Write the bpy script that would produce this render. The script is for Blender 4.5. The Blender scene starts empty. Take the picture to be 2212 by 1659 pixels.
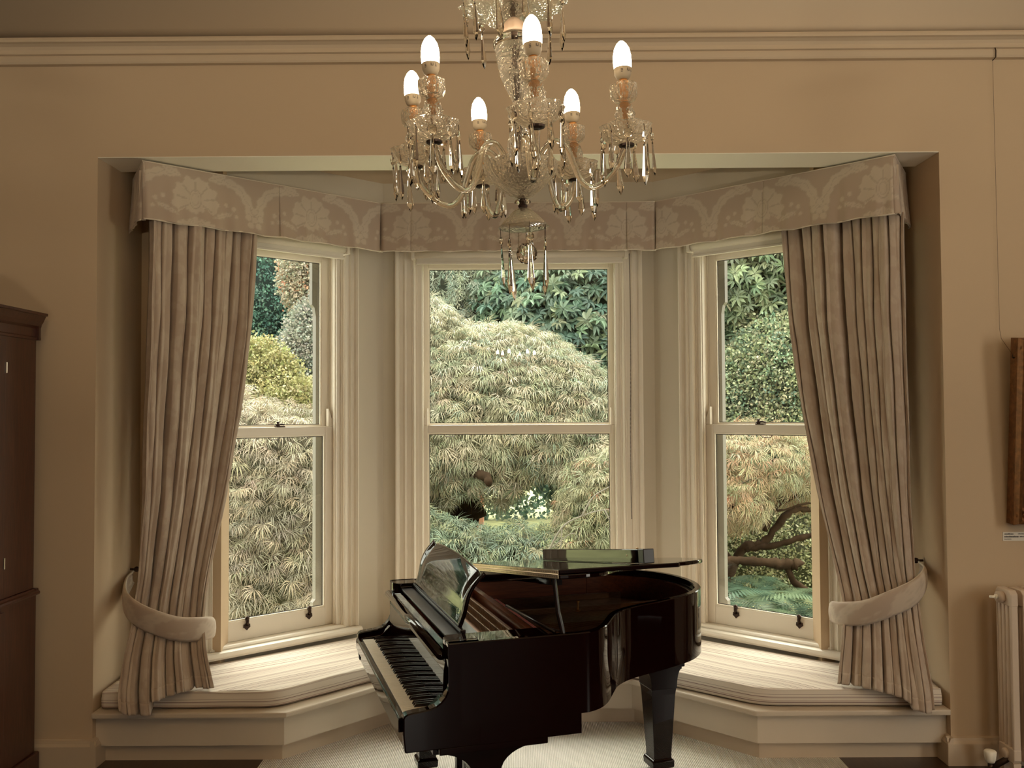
import bpy, bmesh, math, random
import numpy as np
from mathutils import Vector, Matrix

S = bpy.context.scene
COL = S.collection
PI = math.pi
random.seed(7)
RNG = np.random.default_rng(7)

# ------------------------------------------------------------------ camera
def set_camera():
    pitch, yaw, roll, H = .0315, .0051, -.0054, 1.95
    cy, sy, cp, sp, cr, sr = math.cos(yaw), math.sin(yaw), math.cos(pitch), math.sin(pitch), math.cos(roll), math.sin(roll)
    F = Vector((-sy*cp, cy*cp, sp)); R = Vector((cy, sy, 0)); U = R.cross(F)
    R2 = cr*R + sr*U; U2 = -sr*R + cr*U
    m = Matrix((R2, U2, -F)).transposed().to_4x4()
    m.translation = (0, 0, H)
    cam = bpy.data.cameras.new('camera')
    cam.sensor_width = 36.0; cam.sensor_fit = 'HORIZONTAL'; cam.lens = 36.0*1930/2212
    cam.clip_start = .05; cam.clip_end = 200
    o = bpy.data.objects.new('camera', cam); COL.objects.link(o)
    o.matrix_world = m
    S.camera = o
set_camera()

# ------------------------------------------------------------------ sky, lamps, exposure
SKY_STRENGTH = 7.4
SIDE_POWER = 14.0
BULB = 34.0
CEILING_FILL = 140.0
REAR_POWER = 8.0
w = bpy.data.worlds.new('overcast_sky'); S.world = w; w.use_nodes = True
nt = w.node_tree; nt.nodes.clear()
out = nt.nodes.new('ShaderNodeOutputWorld'); bg = nt.nodes.new('ShaderNodeBackground')
tc = nt.nodes.new('ShaderNodeTexCoord'); sep = nt.nodes.new('ShaderNodeSeparateXYZ')
rmp = nt.nodes.new('ShaderNodeValToRGB')
rmp.color_ramp.elements[0].position = 0.0; rmp.color_ramp.elements[0].color = (.50, .49, .43, 1)
rmp.color_ramp.elements[1].position = 1.0; rmp.color_ramp.elements[1].color = (1.15, 1.10, .96, 1)
nt.links.new(tc.outputs['Generated'], sep.inputs[0]); nt.links.new(sep.outputs['Z'], rmp.inputs[0])
nt.links.new(rmp.outputs[0], bg.inputs[0]); bg.inputs[1].default_value = SKY_STRENGTH
nt.links.new(bg.outputs[0], out.inputs[0])

def lamp(name, kind, loc, rot, energy, color, **kw):
    l = bpy.data.lights.new(name, kind); l.energy = energy; l.color = color
    for k, v in kw.items(): setattr(l, k, v)
    o = bpy.data.objects.new(name, l); COL.objects.link(o)
    o.location = loc; o.rotation_euler = rot
    return o
# hazy sun high over the garden, shining softly into the bay
lamp('sun', 'SUN', (0, -5, 20), (math.radians(-33), 0, math.radians(4)), 3.1, (1, .95, .86), angle=math.radians(34))
# daylight through the tall window in the right-hand wall of the room
lamp('side_window_light', 'AREA', (4.93, 1.3, 2.3), (0, math.radians(90), 0), SIDE_POWER, (1, .84, .62), shape='RECTANGLE', size=2.4, size_y=1.4)
lamp('rear_fill_light', 'AREA', (3.9, -5.54, 2.2), (math.radians(90), 0, 0), REAR_POWER, (1, .86, .66), shape='RECTANGLE', size=1.6, size_y=2.4)  # added fill from behind the camera, no window known there

# two fill lamps added behind the camera, lighting the upper walls off the ceiling
for ux, uy in ((-1.9, -1.2), (2.6, -1.0)):
    lamp('ceiling_fill', 'AREA', (ux, uy, 1.9), (PI, 0, 0), CEILING_FILL, (1, .86, .62), shape='DISK', size=.35)
S.view_settings.view_transform = 'Standard'
S.view_settings.look = 'None'
S.view_settings.gamma = 1.0
S.view_settings.use_curve_mapping = False
S.view_settings.exposure = 0.28
S.cycles.use_denoising = True
S.cycles.max_bounces = 12
S.cycles.transparent_max_bounces = 16
S.cycles.transmission_bounces = 12
S.cycles.sample_clamp_indirect = 6

# ------------------------------------------------------------------ materials
def mat(name, color, rough=.5, metal=0, coat=0, bump=0, bscale=100, var=0, vscale=5, attr=None, spec=None, sheen=0, trans=0):
    m = bpy.data.materials.new(name); m.use_nodes = True
    t = m.node_tree; b = t.nodes['Principled BSDF']
    b.inputs['Base Color'].default_value = (*color, 1)
    b.inputs['Roughness'].default_value = rough
    b.inputs['Metallic'].default_value = metal
    b.inputs['Coat Weight'].default_value = coat
    b.inputs['Coat Roughness'].default_value = .03
    if spec is not None: b.inputs['Specular IOR Level'].default_value = spec
    if sheen: b.inputs['Sheen Weight'].default_value = sheen
    tx = t.nodes.new('ShaderNodeTexCoord')
    if attr:
        a = t.nodes.new('ShaderNodeAttribute'); a.attribute_name = attr
        src = a.outputs['Color']
        t.links.new(src, b.inputs['Base Color'])
    else: src = None
    if var:
        n = t.nodes.new('ShaderNodeTexNoise'); n.inputs['Scale'].default_value = vscale; n.inputs['Detail'].default_value = 6
        t.links.new(tx.outputs['Object'], n.inputs['Vector'])
        mx = t.nodes.new('ShaderNodeMix'); mx.data_type = 'RGBA'; mx.blend_type = 'MULTIPLY'
        mx.inputs['Factor'].default_value = 1
        mr = t.nodes.new('ShaderNodeMapRange'); mr.inputs['From Min'].default_value = .25; mr.inputs['From Max'].default_value = .75
        mr.inputs['To Min'].default_value = 1-var; mr.inputs['To Max'].default_value = 1+var*.4
        t.links.new(n.outputs[0], mr.inputs['Value'])
        if src: t.links.new(src, mx.inputs['A'])
        else: mx.inputs['A'].default_value = (*color, 1)
        t.links.new(mr.outputs[0], mx.inputs['B']); t.links.new(mx.outputs['Result'], b.inputs['Base Color'])
    if bump:
        n2 = t.nodes.new('ShaderNodeTexNoise'); n2.inputs['Scale'].default_value = bscale; n2.inputs['Detail'].default_value = 3
        t.links.new(tx.outputs['Object'], n2.inputs['Vector'])
        bp = t.nodes.new('ShaderNodeBump'); bp.inputs['Strength'].default_value = bump; bp.inputs['Distance'].default_value = .002
        t.links.new(n2.outputs[0], bp.inputs['Height']); t.links.new(bp.outputs[0], b.inputs['Normal'])
    return m

def glass_mat(name, color=(1, 1, 1), ior=1.5, rough=0):
    m = bpy.data.materials.new(name); m.use_nodes = True; t = m.node_tree; t.nodes.clear()
    o = t.nodes.new('ShaderNodeOutputMaterial'); g = t.nodes.new('ShaderNodeBsdfGlass')
    g.inputs['Color'].default_value = (*color, 1); g.inputs['IOR'].default_value = ior; g.inputs['Roughness'].default_value = rough
    t.links.new(g.outputs[0], o.inputs[0]); return m

def cut_mat():
    # lead crystal cut in a fine diamond lattice
    m = bpy.data.materials.new('cut_crystal'); m.use_nodes = True; t = m.node_tree; t.nodes.clear()
    o = t.nodes.new('ShaderNodeOutputMaterial'); g = t.nodes.new('ShaderNodeBsdfGlass'); g.inputs['IOR'].default_value = 1.52; g.inputs['Roughness'].default_value = .06
    g.inputs['Color'].default_value = (1, .985, .95, 1)
    d = t.nodes.new('ShaderNodeBsdfTranslucent'); d.inputs[0].default_value = (.9, .82, .7, 1)
    mx = t.nodes.new('ShaderNodeMixShader'); mx.inputs[0].default_value = .22
    tx = t.nodes.new('ShaderNodeTexCoord'); v = t.nodes.new('ShaderNodeTexVoronoi'); v.inputs['Scale'].default_value = 150
    bp = t.nodes.new('ShaderNodeBump'); bp.inputs['Strength'].default_value = .8; bp.inputs['Distance'].default_value = .003
    t.links.new(tx.outputs['Object'], v.inputs['Vector']); t.links.new(v.outputs['Distance'], bp.inputs['Height']); t.links.new(bp.outputs[0], g.inputs['Normal'])
    t.links.new(g.outputs[0], mx.inputs[1]); t.links.new(d.outputs[0], mx.inputs[2]); t.links.new(mx.outputs[0], o.inputs[0]); return m

def pane_mat():
    m = bpy.data.materials.new('window_glass'); m.use_nodes = True; t = m.node_tree; t.nodes.clear()
    o = t.nodes.new('ShaderNodeOutputMaterial'); tr = t.nodes.new('ShaderNodeBsdfTransparent'); gl = t.nodes.new('ShaderNodeBsdfGlossy')
    tr.inputs[0].default_value = (.95, .97, .95, 1); gl.inputs['Roughness'].default_value = .0
    ge = t.nodes.new('ShaderNodeNewGeometry'); dt = t.nodes.new('ShaderNodeVectorMath'); dt.operation = 'DOT_PRODUCT'
    t.links.new(ge.outputs['Incoming'], dt.inputs[0]); t.links.new(ge.outputs['Normal'], dt.inputs[1])
    def mth(op, a, b):
        q = t.nodes.new('ShaderNodeMath'); q.operation = op
        for i, x in enumerate((a, b)):
            if isinstance(x, (int, float)): q.inputs[i].default_value = x
            elif x is not None: t.links.new(x, q.inputs[i])
        return q.outputs[0]
    # Schlick reflectance, the same from both faces of the thin pane
    f5 = mth('POWER', mth('SUBTRACT', 1.0, mth('ABSOLUTE', dt.outputs['Value'], None)), 5.0)
    fr = mth('ADD', mth('MULTIPLY', f5, .96), .04)
    mx = t.nodes.new('ShaderNodeMixShader')
    t.links.new(fr, mx.inputs[0]); t.links.new(tr.outputs[0], mx.inputs[1]); t.links.new(gl.outputs[0], mx.inputs[2])
    t.links.new(mx.outputs[0], o.inputs[0]); return m

def leaf_mat(name, gloss=.45):
    m = bpy.data.materials.new(name); m.use_nodes = True; t = m.node_tree; t.nodes.clear()
    o = t.nodes.new('ShaderNodeOutputMaterial'); d = t.nodes.new('ShaderNodeBsdfPrincipled'); tl = t.nodes.new('ShaderNodeBsdfTranslucent')
    a = t.nodes.new('ShaderNodeAttribute'); a.attribute_name = 'Col'
    d.inputs['Roughness'].default_value = gloss; d.inputs['Specular IOR Level'].default_value = .3
    mx = t.nodes.new('ShaderNodeMixShader'); mx.inputs[0].default_value = .3
    t.links.new(a.outputs['Color'], d.inputs['Base Color']); t.links.new(a.outputs['Color'], tl.inputs[0])
    t.links.new(d.outputs[0], mx.inputs[1]); t.links.new(tl.outputs[0], mx.inputs[2]); t.links.new(mx.outputs[0], o.inputs[0])
    return m

def emit_mat(name, color, strength):
    m = bpy.data.materials.new(name); m.use_nodes = True; t = m.node_tree; t.nodes.clear()
    o = t.nodes.new('ShaderNodeOutputMaterial'); e = t.nodes.new('ShaderNodeEmission')
    e.inputs[0].default_value = (*color, 1); e.inputs[1].default_value = strength
    t.links.new(e.outputs[0], o.inputs[0]); return m

def wood_mat(name, c1, c2, rough, coat, axis=(1, 12, 12)):
    m = mat(name, c1, rough, coat=coat); t = m.node_tree; b = t.nodes['Principled BSDF']
    tx = t.nodes.new('ShaderNodeTexCoord'); mp = t.nodes.new('ShaderNodeMapping'); mp.inputs['Scale'].default_value = axis
    n = t.nodes.new('ShaderNodeTexNoise'); n.inputs['Scale'].default_value = 6; n.inputs['Detail'].default_value = 6; n.inputs['Distortion'].default_value = 1.2
    r = t.nodes.new('ShaderNodeValToRGB'); r.color_ramp.elements[0].position = .3; r.color_ramp.elements[1].position = .72
    r.color_ramp.elements[0].color = (*c1, 1); r.color_ramp.elements[1].color = (*c2, 1)
    t.links.new(tx.outputs['Object'], mp.inputs[0]); t.links.new(mp.outputs[0], n.inputs['Vector'])
    t.links.new(n.outputs[0], r.inputs[0]); t.links.new(r.outputs[0], b.inputs['Base Color']); return m

def carpet_mat():
    m = mat('ribbed_carpet', (.56, .475, .39), .95, spec=.1); t = m.node_tree; b = t.nodes['Principled BSDF']
    tx = t.nodes.new('ShaderNodeTexCoord')
    wv = t.nodes.new('ShaderNodeTexWave'); wv.wave_type = 'BANDS'; wv.bands_direction = 'X'; wv.wave_profile = 'SIN'
    wv.inputs['Scale'].default_value = PI/10/.0098; wv.inputs['Distortion'].default_value = .5; wv.inputs['Detail'].default_value = 2; wv.inputs['Detail Scale'].default_value = 3
    n = t.nodes.new('ShaderNodeTexNoise'); n.inputs['Scale'].default_value = 160
    t.links.new(tx.outputs['Object'], wv.inputs['Vector']); t.links.new(tx.outputs['Object'], n.inputs['Vector'])
    ad = t.nodes.new('ShaderNodeMath'); ad.operation = 'MULTIPLY_ADD'; ad.inputs[1].default_value = .35
    t.links.new(n.outputs[0], ad.inputs[0]); t.links.new(wv.outputs['Fac'], ad.inputs[2])
    bp = t.nodes.new('ShaderNodeBump'); bp.inputs['Strength'].default_value = .9; bp.inputs['Distance'].default_value = .006
    t.links.new(ad.outputs[0], bp.inputs['Height']); t.links.new(bp.outputs[0], b.inputs['Normal'])
    r = t.nodes.new('ShaderNodeValToRGB'); r.color_ramp.elements[0].position = .1; r.color_ramp.elements[1].position = .8
    r.color_ramp.elements[0].color = (.62, .56, .48, 1); r.color_ramp.elements[1].color = (.92, .86, .77, 1)
    t.links.new(ad.outputs[0], r.inputs[0]); t.links.new(r.outputs[0], b.inputs['Base Color'])
    return m

def stripe_mat():
    # woven ticking: irregular thin stripes running along the v coordinate of the cloth
    m = mat('striped_ticking', (.75, .66, .56), .85, spec=.15); t = m.node_tree; b = t.nodes['Principled BSDF']
    uv = t.nodes.new('ShaderNodeUVMap'); uv.uv_map = 'cloth'
    sp = t.nodes.new('ShaderNodeSeparateXYZ'); t.links.new(uv.outputs[0], sp.inputs[0])
    def noise1(scale, seed):
        n = t.nodes.new('ShaderNodeTexNoise'); n.noise_dimensions = '1D'; n.inputs['Scale'].default_value = scale; n.inputs['Detail'].default_value = 1
        md = t.nodes.new('ShaderNodeMath'); md.operation = 'ADD'; md.inputs[1].default_value = seed
        t.links.new(sp.outputs['Y'], md.inputs[0]); t.links.new(md.outputs[0], n.inputs['W']); return n.outputs[0]
    r1 = t.nodes.new('ShaderNodeValToRGB'); r1.color_ramp.interpolation = 'LINEAR'
    e = r1.color_ramp.elements; e[0].position = .33; e[0].color = (.26, .17, .15, 1); e[1].position = .41; e[1].color = (.74, .66, .56, 1)
    e2 = e.new(.60); e2.color = (.74, .66, .56, 1); e3 = e.new(.68); e3.color = (.58, .45, .38, 1)
    t.links.new(noise1(95, 3.7), r1.inputs[0])
    t.links.new(r1.outputs[0], b.inputs['Base Color']); return m

M = {}
M['wall'] = mat('wall_paint', (.60, .455, .305), .8, bump=.15, bscale=180, spec=.2)
M['trim'] = mat('cream_gloss_paint', (.83, .76, .65), .38, var=.06, vscale=3)
M['panel'] = wood_mat('low_bounce_panelling', (.045, .022, .012), (.085, .045, .024), .4, .2, (8, 8, 1))  # dark wood put on unseen walls to cut daylight bounce
M['shadefloor'] = wood_mat('shade_dark_floor', (.030, .013, .007), (.060, .028, .015), .3, .1, (14, 1, 1))  # added dark floor: lowers bounce and paints in floor shade
M['seat'] = mat('seat_paint', (.64, .54, .42), .5, var=.08, vscale=2)
M['skirt'] = mat('skirting_paint', (.58, .46, .33), .5)
M['baywall'] = mat('bay_wall_paint', (.62, .56, .46), .6, bump=.1, bscale=180, spec=.2)
M['white'] = mat('white_paint', (.93, .87, .74), .5)
M['ceil'] = mat('ceiling_paint', (.60, .475, .335), .85)
M['carpet'] = carpet_mat()
M['pane'] = pane_mat()
M['black'] = mat('piano_lacquer', (.0065, .0009, .0007), .03, spec=.33)
M['blackmatte'] = mat('piano_satin_black', (.010, .004, .004), .32)
M['ivory'] = mat('white_key_plastic', (.80, .74, .62), .25)
M['ebony'] = mat('black_key', (.012, .004, .004), .22)
M['mahog'] = wood_mat('mahogany', (.10, .022, .007), (.20, .055, .018), .3, .4)
M['plate'] = mat('bronze_plate', (.25, .12, .05), .35, metal=.6)
M['felt'] = mat('red_felt', (.30, .06, .04), .9)
M['steel'] = mat('steel_string', (.6, .5, .4), .3, metal=1)
M['brass'] = mat('brass', (.62, .36, .13), .28, metal=1)
M['gold'] = mat('pale_brass', (.80, .62, .42), .35, metal=.8)
M['darkmetal'] = mat('dark_bronze', (.045, .025, .018), .4, metal=.7)
M['cab'] = wood_mat('dark_cabinet_wood', (.035, .008, .004), (.075, .02, .009), .35, .3, (12, 12, 1))
M['crystal'] = glass_mat('crystal', (1, .985, .95), 1.52)
M['cut'] = cut_mat()
M['bulb'] = emit_mat('lit_bulb', (1, .83, .57), BULB)
M['cap'] = mat('bulb_cap_plastic', (.40, .32, .225), .5, spec=.2)
M['candle'] = mat('copper_candle_sleeve', (.55, .25, .08), .35, metal=.7)
M['radi'] = mat('radiator_enamel', (.66, .53, .41), .45)
M['gilt'] = mat('old_gilt', (.23, .095, .03), .38, metal=.55, var=.5, vscale=40, bump=.6, bscale=60)
M['canvas'] = mat('dark_canvas', (.05, .03, .02), .5, var=.5, vscale=3)
M['ink'] = mat('ink', (.03, .02, .02), .7)
M['paper'] = mat('card', (.80, .74, .64), .7)
M['ticking'] = stripe_mat()
M['damask'] = mat('damask_cloth', (.6, .5, .4), .75, attr='Col', bump=.25, bscale=900, sheen=.2, spec=.2)
M['blind'] = mat('blind_fabric', (.80, .72, .60), .6)
M['bark'] = mat('bark', (.040, .025, .015), .95, spec=.05, var=.5, vscale=9, bump=1, bscale=30)
M['twig'] = mat('pale_twig', (.17, .155, .13), .8)
M['lace'] = leaf_mat('maple_leaf')
M['rhodo'] = leaf_mat('rhododendron_leaf', .35)
M['lawn'] = mat('lawn', (.33, .335, .15), .95, var=.35, vscale=4)
M['soil'] = mat('soil', (.10, .085, .05), .95, var=.4, vscale=3)
M['outpaint'] = mat('outside_paint', (.16, .145, .12), .5)

# ------------------------------------------------------------------ mesh helpers
class MB:
    def __init__(self): self.v = []; self.f = []; self.mi = []; self.sm = []; self.cur = 0; self.smooth = False
    def add(self, vs, fs, mtx=None):
        n = len(self.v)
        if mtx is not None: vs = [tuple(mtx @ Vector(p)) for p in vs]
        self.v += [tuple(p) for p in vs]
        for f in fs: self.f.append(tuple(i+n for i in f)); self.mi.append(self.cur); self.sm.append(self.smooth)
        return self
    def box(self, x0, x1, y0, y1, z0, z1, mtx=None):
        vs = [(x0,y0,z0),(x1,y0,z0),(x1,y1,z0),(x0,y1,z0),(x0,y0,z1),(x1,y0,z1),(x1,y1,z1),(x0,y1,z1)]
        return self.add(vs, [(3,2,1,0),(4,5,6,7),(0,1,5,4),(1,2,6,5),(2,3,7,6),(3,0,4,7)], mtx)
    def prism(self, poly, a, b, axes='xyz', mtx=None):
        # poly in the first two axes, extruded a..b along the third
        n = len(poly); ix = ['xyz'.index(c) for c in axes]
        ar = sum(poly[i][0]*poly[(i+1) % n][1]-poly[(i+1) % n][0]*poly[i][1] for i in range(n))
        par = 1 if tuple(ix) in ((0,1,2),(1,2,0),(2,0,1)) else -1
        if ar*par < 0: poly = poly[::-1]
        if par < 0: poly = poly
        def P(p, h):
            q = [0, 0, 0]; q[ix[0]] = p[0]; q[ix[1]] = p[1]; q[ix[2]] = h; return tuple(q)
        lo, hi = min(a, b), max(a, b)
        vs = [P(p, lo) for p in poly]+[P(p, hi) for p in poly]
        fs = [tuple(range(n))[::-1], tuple(range(n, 2*n))]+[(i, (i+1) % n, n+(i+1) % n, n+i) for i in range(n)]
        return self.add(vs, fs, mtx)
    def lathe(self, prof, n=16, c=(0, 0, 0), mtx=None, lobes=0, amp=0, phase=0):
        vs = []; fs = []
        for (r, z) in prof:
            for k in range(n):
                a = 2*PI*k/n+phase; rr = r*(1+amp*math.cos(lobes*a)) if lobes else r
                vs.append((c[0]+rr*math.cos(a), c[1]+rr*math.sin(a), c[2]+z))
        m = len(prof)
        for i in range(m-1):
            for k in range(n):
                fs.append((i*n+k, i*n+(k+1) % n, (i+1)*n+(k+1) % n, (i+1)*n+k))
        up = prof[-1][1] >= prof[0][1]
        fs = fs if up else [f[::-1] for f in fs]
        bot = tuple(range(n)); top = tuple(range((m-1)*n, m*n))
        if prof[0][0] > 1e-5: fs.append(bot[::-1] if up else bot)
        if prof[-1][0] > 1e-5: fs.append(top if up else top[::-1])
        return self.add(vs, fs, mtx)
    def tube(self, pts, r, n=8, cap=True, mtx=None):
        pts = [Vector(p) for p in pts]; m = len(pts)
        rs = r if isinstance(r, (list, tuple)) else [r]*m
        vs = []; fs = []; prev = None
        for i, p in enumerate(pts):
            t = (pts[min(i+1, m-1)]-pts[max(i-1, 0)]).normalized()
            if prev is None:
                u = t.cross(Vector((0, 0, 1)));
                if u.length < .05: u = t.cross(Vector((1, 0, 0)))
                u.normalize()
            else:
                u = (prev-t*prev.dot(t)).normalized()
            prev = u; b = t.cross(u)
            for k in range(n):
                a = 2*PI*k/n; vs.append(tuple(p+(u*math.cos(a)+b*math.sin(a))*rs[i]))
        for i in range(m-1):
            for k in range(n): fs.append((i*n+k, i*n+(k+1) % n, (i+1)*n+(k+1) % n, (i+1)*n+k))
        if cap: fs += [tuple(range(n))[::-1], tuple(range((m-1)*n, m*n))]
        return self.add(vs, fs, mtx)
    def build(self, name, m=None, parent=None, loc=None, bevel=0, kind=None, auto=True):
        me = bpy.data.meshes.new(name); me.from_pydata(self.v, [], self.f)
        ms = m if isinstance(m, (list, tuple)) else [m]
        for x in ms: me.materials.append(x)
        me.polygons.foreach_set('material_index', self.mi); me.polygons.foreach_set('use_smooth', self.sm)
        me.validate(); me.update()
        o = bpy.data.objects.new(name, me); COL.objects.link(o)
        if parent: o.parent = parent
        if loc is not None: o.location = loc
        if bevel:
            bv = o.modifiers.new('edge', 'BEVEL'); bv.width = bevel; bv.segments = 2; bv.limit_method = 'ANGLE'; bv.angle_limit = .6
        if kind: o['kind'] = kind
        return o

def grid_mesh(name, X, m, parent=None, col=None, uv=None, smooth=True, thick=0, flip=False):
    """X: (ny,nx,3) array -> one surface; col (ny,nx,3), uv (ny,nx,2)"""
    ny, nx = X.shape[:2]
    idx = np.arange(ny*nx).reshape(ny, nx)
    q = np.stack([idx[:-1, :-1], idx[:-1, 1:], idx[1:, 1:], idx[1:, :-1]], -1).reshape(-1, 4)
    if flip: q = q[:, ::-1]
    me = bpy.data.meshes.new(name)
    me.vertices.add(ny*nx); me.vertices.foreach_set('co', X.reshape(-1).astype(np.float32))
    nf = len(q); me.loops.add(nf*4); me.loops.foreach_set('vertex_index', q.reshape(-1).astype(np.int32))
    me.polygons.add(nf); me.polygons.foreach_set('loop_start', np.arange(0, nf*4, 4, dtype=np.int32))
    me.polygons.foreach_set('use_smooth', np.full(nf, smooth))
    me.update(calc_edges=True)
    if col is not None:
        a = me.color_attributes.new('Col', 'FLOAT_COLOR', 'POINT')
        a.data.foreach_set('color', np.concatenate([col.reshape(-1, 3), np.ones((ny*nx, 1))], 1).reshape(-1).astype(np.float32))
    if uv is not None:
        l = me.uv_layers.new(name='cloth'); l.data.foreach_set('uv', uv.reshape(-1, 2)[q.reshape(-1)].reshape(-1).astype(np.float32))
    me.materials.append(m)
    o = bpy.data.objects.new(name, me); COL.objects.link(o)
    if parent: o.parent = parent
    if thick:
        so = o.modifiers.new('cloth', 'SOLIDIFY'); so.thickness = thick; so.offset = 0
    return o

def tag(o, label, cat, group=None):
    o['label'] = label; o['category'] = cat
    if group: o['group'] = group
    return o
def empty(name, loc=(0, 0, 0), rz=0, parent=None):
    o = bpy.data.objects.new(name, None); COL.objects.link(o); o.location = loc; o.rotation_euler = (0, 0, rz); o.empty_display_size = .1
    if parent: o.parent = parent
    return o
def struct(o): o['kind'] = 'structure'; return o
def dup(o, parent, name=None):
    c = o.copy(); COL.objects.link(c); c.parent = parent; return c
def smooth_path(pts, n):
    # Catmull-Rom through pts -> n points
    P = [np.array(p, float) for p in pts]; P = [2*P[0]-P[1]]+P+[2*P[-1]-P[-2]]
    out = []; m = len(P)-3
    for k in range(n):
        t = k/(n-1)*m; i = min(int(t), m-1); t -= i
        a, b, c, d = P[i:i+4]
        out.append(.5*((2*b)+(-a+c)*t+(2*a-5*b+4*c-d)*t*t+(-a+3*b-3*c+d)*t**3))
    return out
# ================================================================== ROOM SHELL
XL, XR, ZH = -2.362, 2.385, 3.405          # bay opening
RL, RR, RB, ZC = -3.16, 4.9, -5.5, 4.62    # room
b = MB()
b.box(RL, XL, 5, 5.3, 0, ZC); b.box(XR, RR, 5, 5.3, 0, ZC); b.box(XL, XR, 5, 5.3, ZH, ZC)
struct(b.build('wall_front', M['wall']))
b = MB(); b.box(XL+.0005, XR-.0005, 5.001, 5.3, ZH-.004, ZH); struct(b.build('trim_soffit', M['white']))
b = MB(); b.box(RL-.15, RL, RB, 5.3, 0, ZC); struct(b.build('wall_left', M['panel']))
# right wall with the tall side window opening
b = MB(); b.box(RR, RR+.15, RB, .6, 0, ZC); b.box(RR, RR+.15, 2.0, 5.3, 0, ZC); b.box(RR, RR+.15, .6, 2.0, 0, 1.1); b.box(RR, RR+.15, .6, 2.0, 3.5, ZC)
struct(b.build('wall_right', M['panel']))
b = MB(); b.box(RL-.15, 3.1, RB-.15, RB, 0, ZC); b.box(4.7, RR+.15, RB-.15, RB, 0, ZC); b.box(3.1, 4.7, RB-.15, RB, 0, 1.0); b.box(3.1, 4.7, RB-.15, RB, 3.4, ZC); struct(b.build('wall_back', M['panel']))  # opening cut for the added rear fill lamp
b = MB(); b.box(RL-.15, RR+.15, RB-.15, 5.3, ZC, ZC+.1); struct(b.build('ceiling', M['ceil']))
b = MB(); b.box(RL-.15, RR+.15, RB-.15, 6.5, -.112, -.012); struct(b.build('floor', M['shadefloor']))  # out-of-view floor made dark to hold down bounced daylight
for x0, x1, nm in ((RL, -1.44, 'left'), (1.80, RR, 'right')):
    b = MB(); b.box(x0, x1, 4.45, 5.4, -.012, .0); struct(b.build('trim_floor_shade_'+nm, M['shadefloor']))  # dark strips beside the carpet stand in for shade on the floor
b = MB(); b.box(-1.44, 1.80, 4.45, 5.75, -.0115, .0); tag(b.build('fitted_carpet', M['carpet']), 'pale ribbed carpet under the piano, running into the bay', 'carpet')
# bay: reveals, canted walls, centre wall, roof
TH = .727
dirL = Vector((math.cos(TH), math.sin(TH))); nL = Vector((-math.sin(TH), math.cos(TH)))
dirR = Vector((math.cos(TH), -math.sin(TH))); nR = Vector((math.sin(TH), math.cos(TH)))
oL = Vector((-1.012, 6.58))-nL*.12+dirL*(-.852)
oR = Vector((1.045, 6.58))-nR*.12+dirR*.85
oC = Vector((.018, 6.46))
ZW = 3.62
b = MB(); b.box(XL-.2, XL, 5.3, 5.75, 0, ZW); b.box(XL, -1.85, 5.6, 5.75, 0, ZW); struct(b.build('wall_reveal_left', M['wall']))
b = MB(); b.box(XR, XR+.2, 5.3, 5.75, 0, ZW); b.box(1.88, XR, 5.6, 5.75, 0, ZW); struct(b.build('wall_reveal_right', M['wall']))
ZW0, ZW1 = .42, 3.11
def window_wall(name, o2, rz, x0, x1, hw):
    m = Matrix.Translation((o2.x, o2.y, 0)) @ Matrix.Rotation(rz, 4, 'Z')
    b = MB()
    b.box(x0, -hw, 0, .2, 0, ZW, m); b.box(hw, x1, 0, .2, 0, ZW, m); b.box(-hw, hw, 0, .2, 0, ZW0, m); b.box(-hw, hw, 0, .2, ZW1, ZW, m)
    return struct(b.build(name, M['baywall']))
GWS, GWC = .364, .666                     # half glass widths
window_wall('wall_bay_left', oL, TH, -.63, .86, GWS+.11)
window_wall('wall_bay_right', oR, -TH, -.86, .63, GWS+.11)
window_wall('wall_bay_center', oC, 0, -1.05, 1.05, GWC+.085)
b = MB(); b.box(XL-.2, XR+.2, 5.3, 6.9, ZW, ZW+.1); struct(b.build('ceiling_bay', M['ceil']))

# picture rail and big cove along the front wall
prof = [(0,3.925),(.035,3.925),(.041,3.934),(.041,3.962),(.030,3.967),(.030,3.973),(.046,3.977),(.046,3.986),(.034,3.990),(.036,4.004),(.046,4.020),(.066,4.030),(.082,4.033),(.082,4.047),(.062,4.052),(.058,4.068),(0,4.080)]
b = MB(); b.prism([(5-p, z) for p, z in prof], RL, RR, 'yzx'); struct(b.build('trim_picture_rail', M['ceil']))
b = MB(); cv = [(5-.58*(1-math.cos(a)), 4.08+.54*math.sin(a)) for a in [PI/2*k/14 for k in range(15)]]
b.smooth = True; b.prism(cv+[(5, ZC)], RL, RR, 'yzx'); struct(b.build('trim_cove', M['ceil']))
bp = [(0,0),(.032,0),(.032,.118),(.020,.132),(.016,.146),(0,.152)]
b = MB(); b.prism([(5-p, z) for p, z in bp], RL, XL+.03, 'yzx'); b.prism([(XL+p, z) for p, z in bp], 5-.03, 5.12, 'xzy')
struct(b.build('baseboard_left', M['skirt']))
b = MB(); b.prism([(5-p, z) for p, z in bp], XR-.03, RR, 'yzx'); b.prism([(XR-p, z) for p, z in bp], 5-.03, 5.12, 'xzy')
struct(b.build('baseboard_right', M['skirt']))

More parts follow.
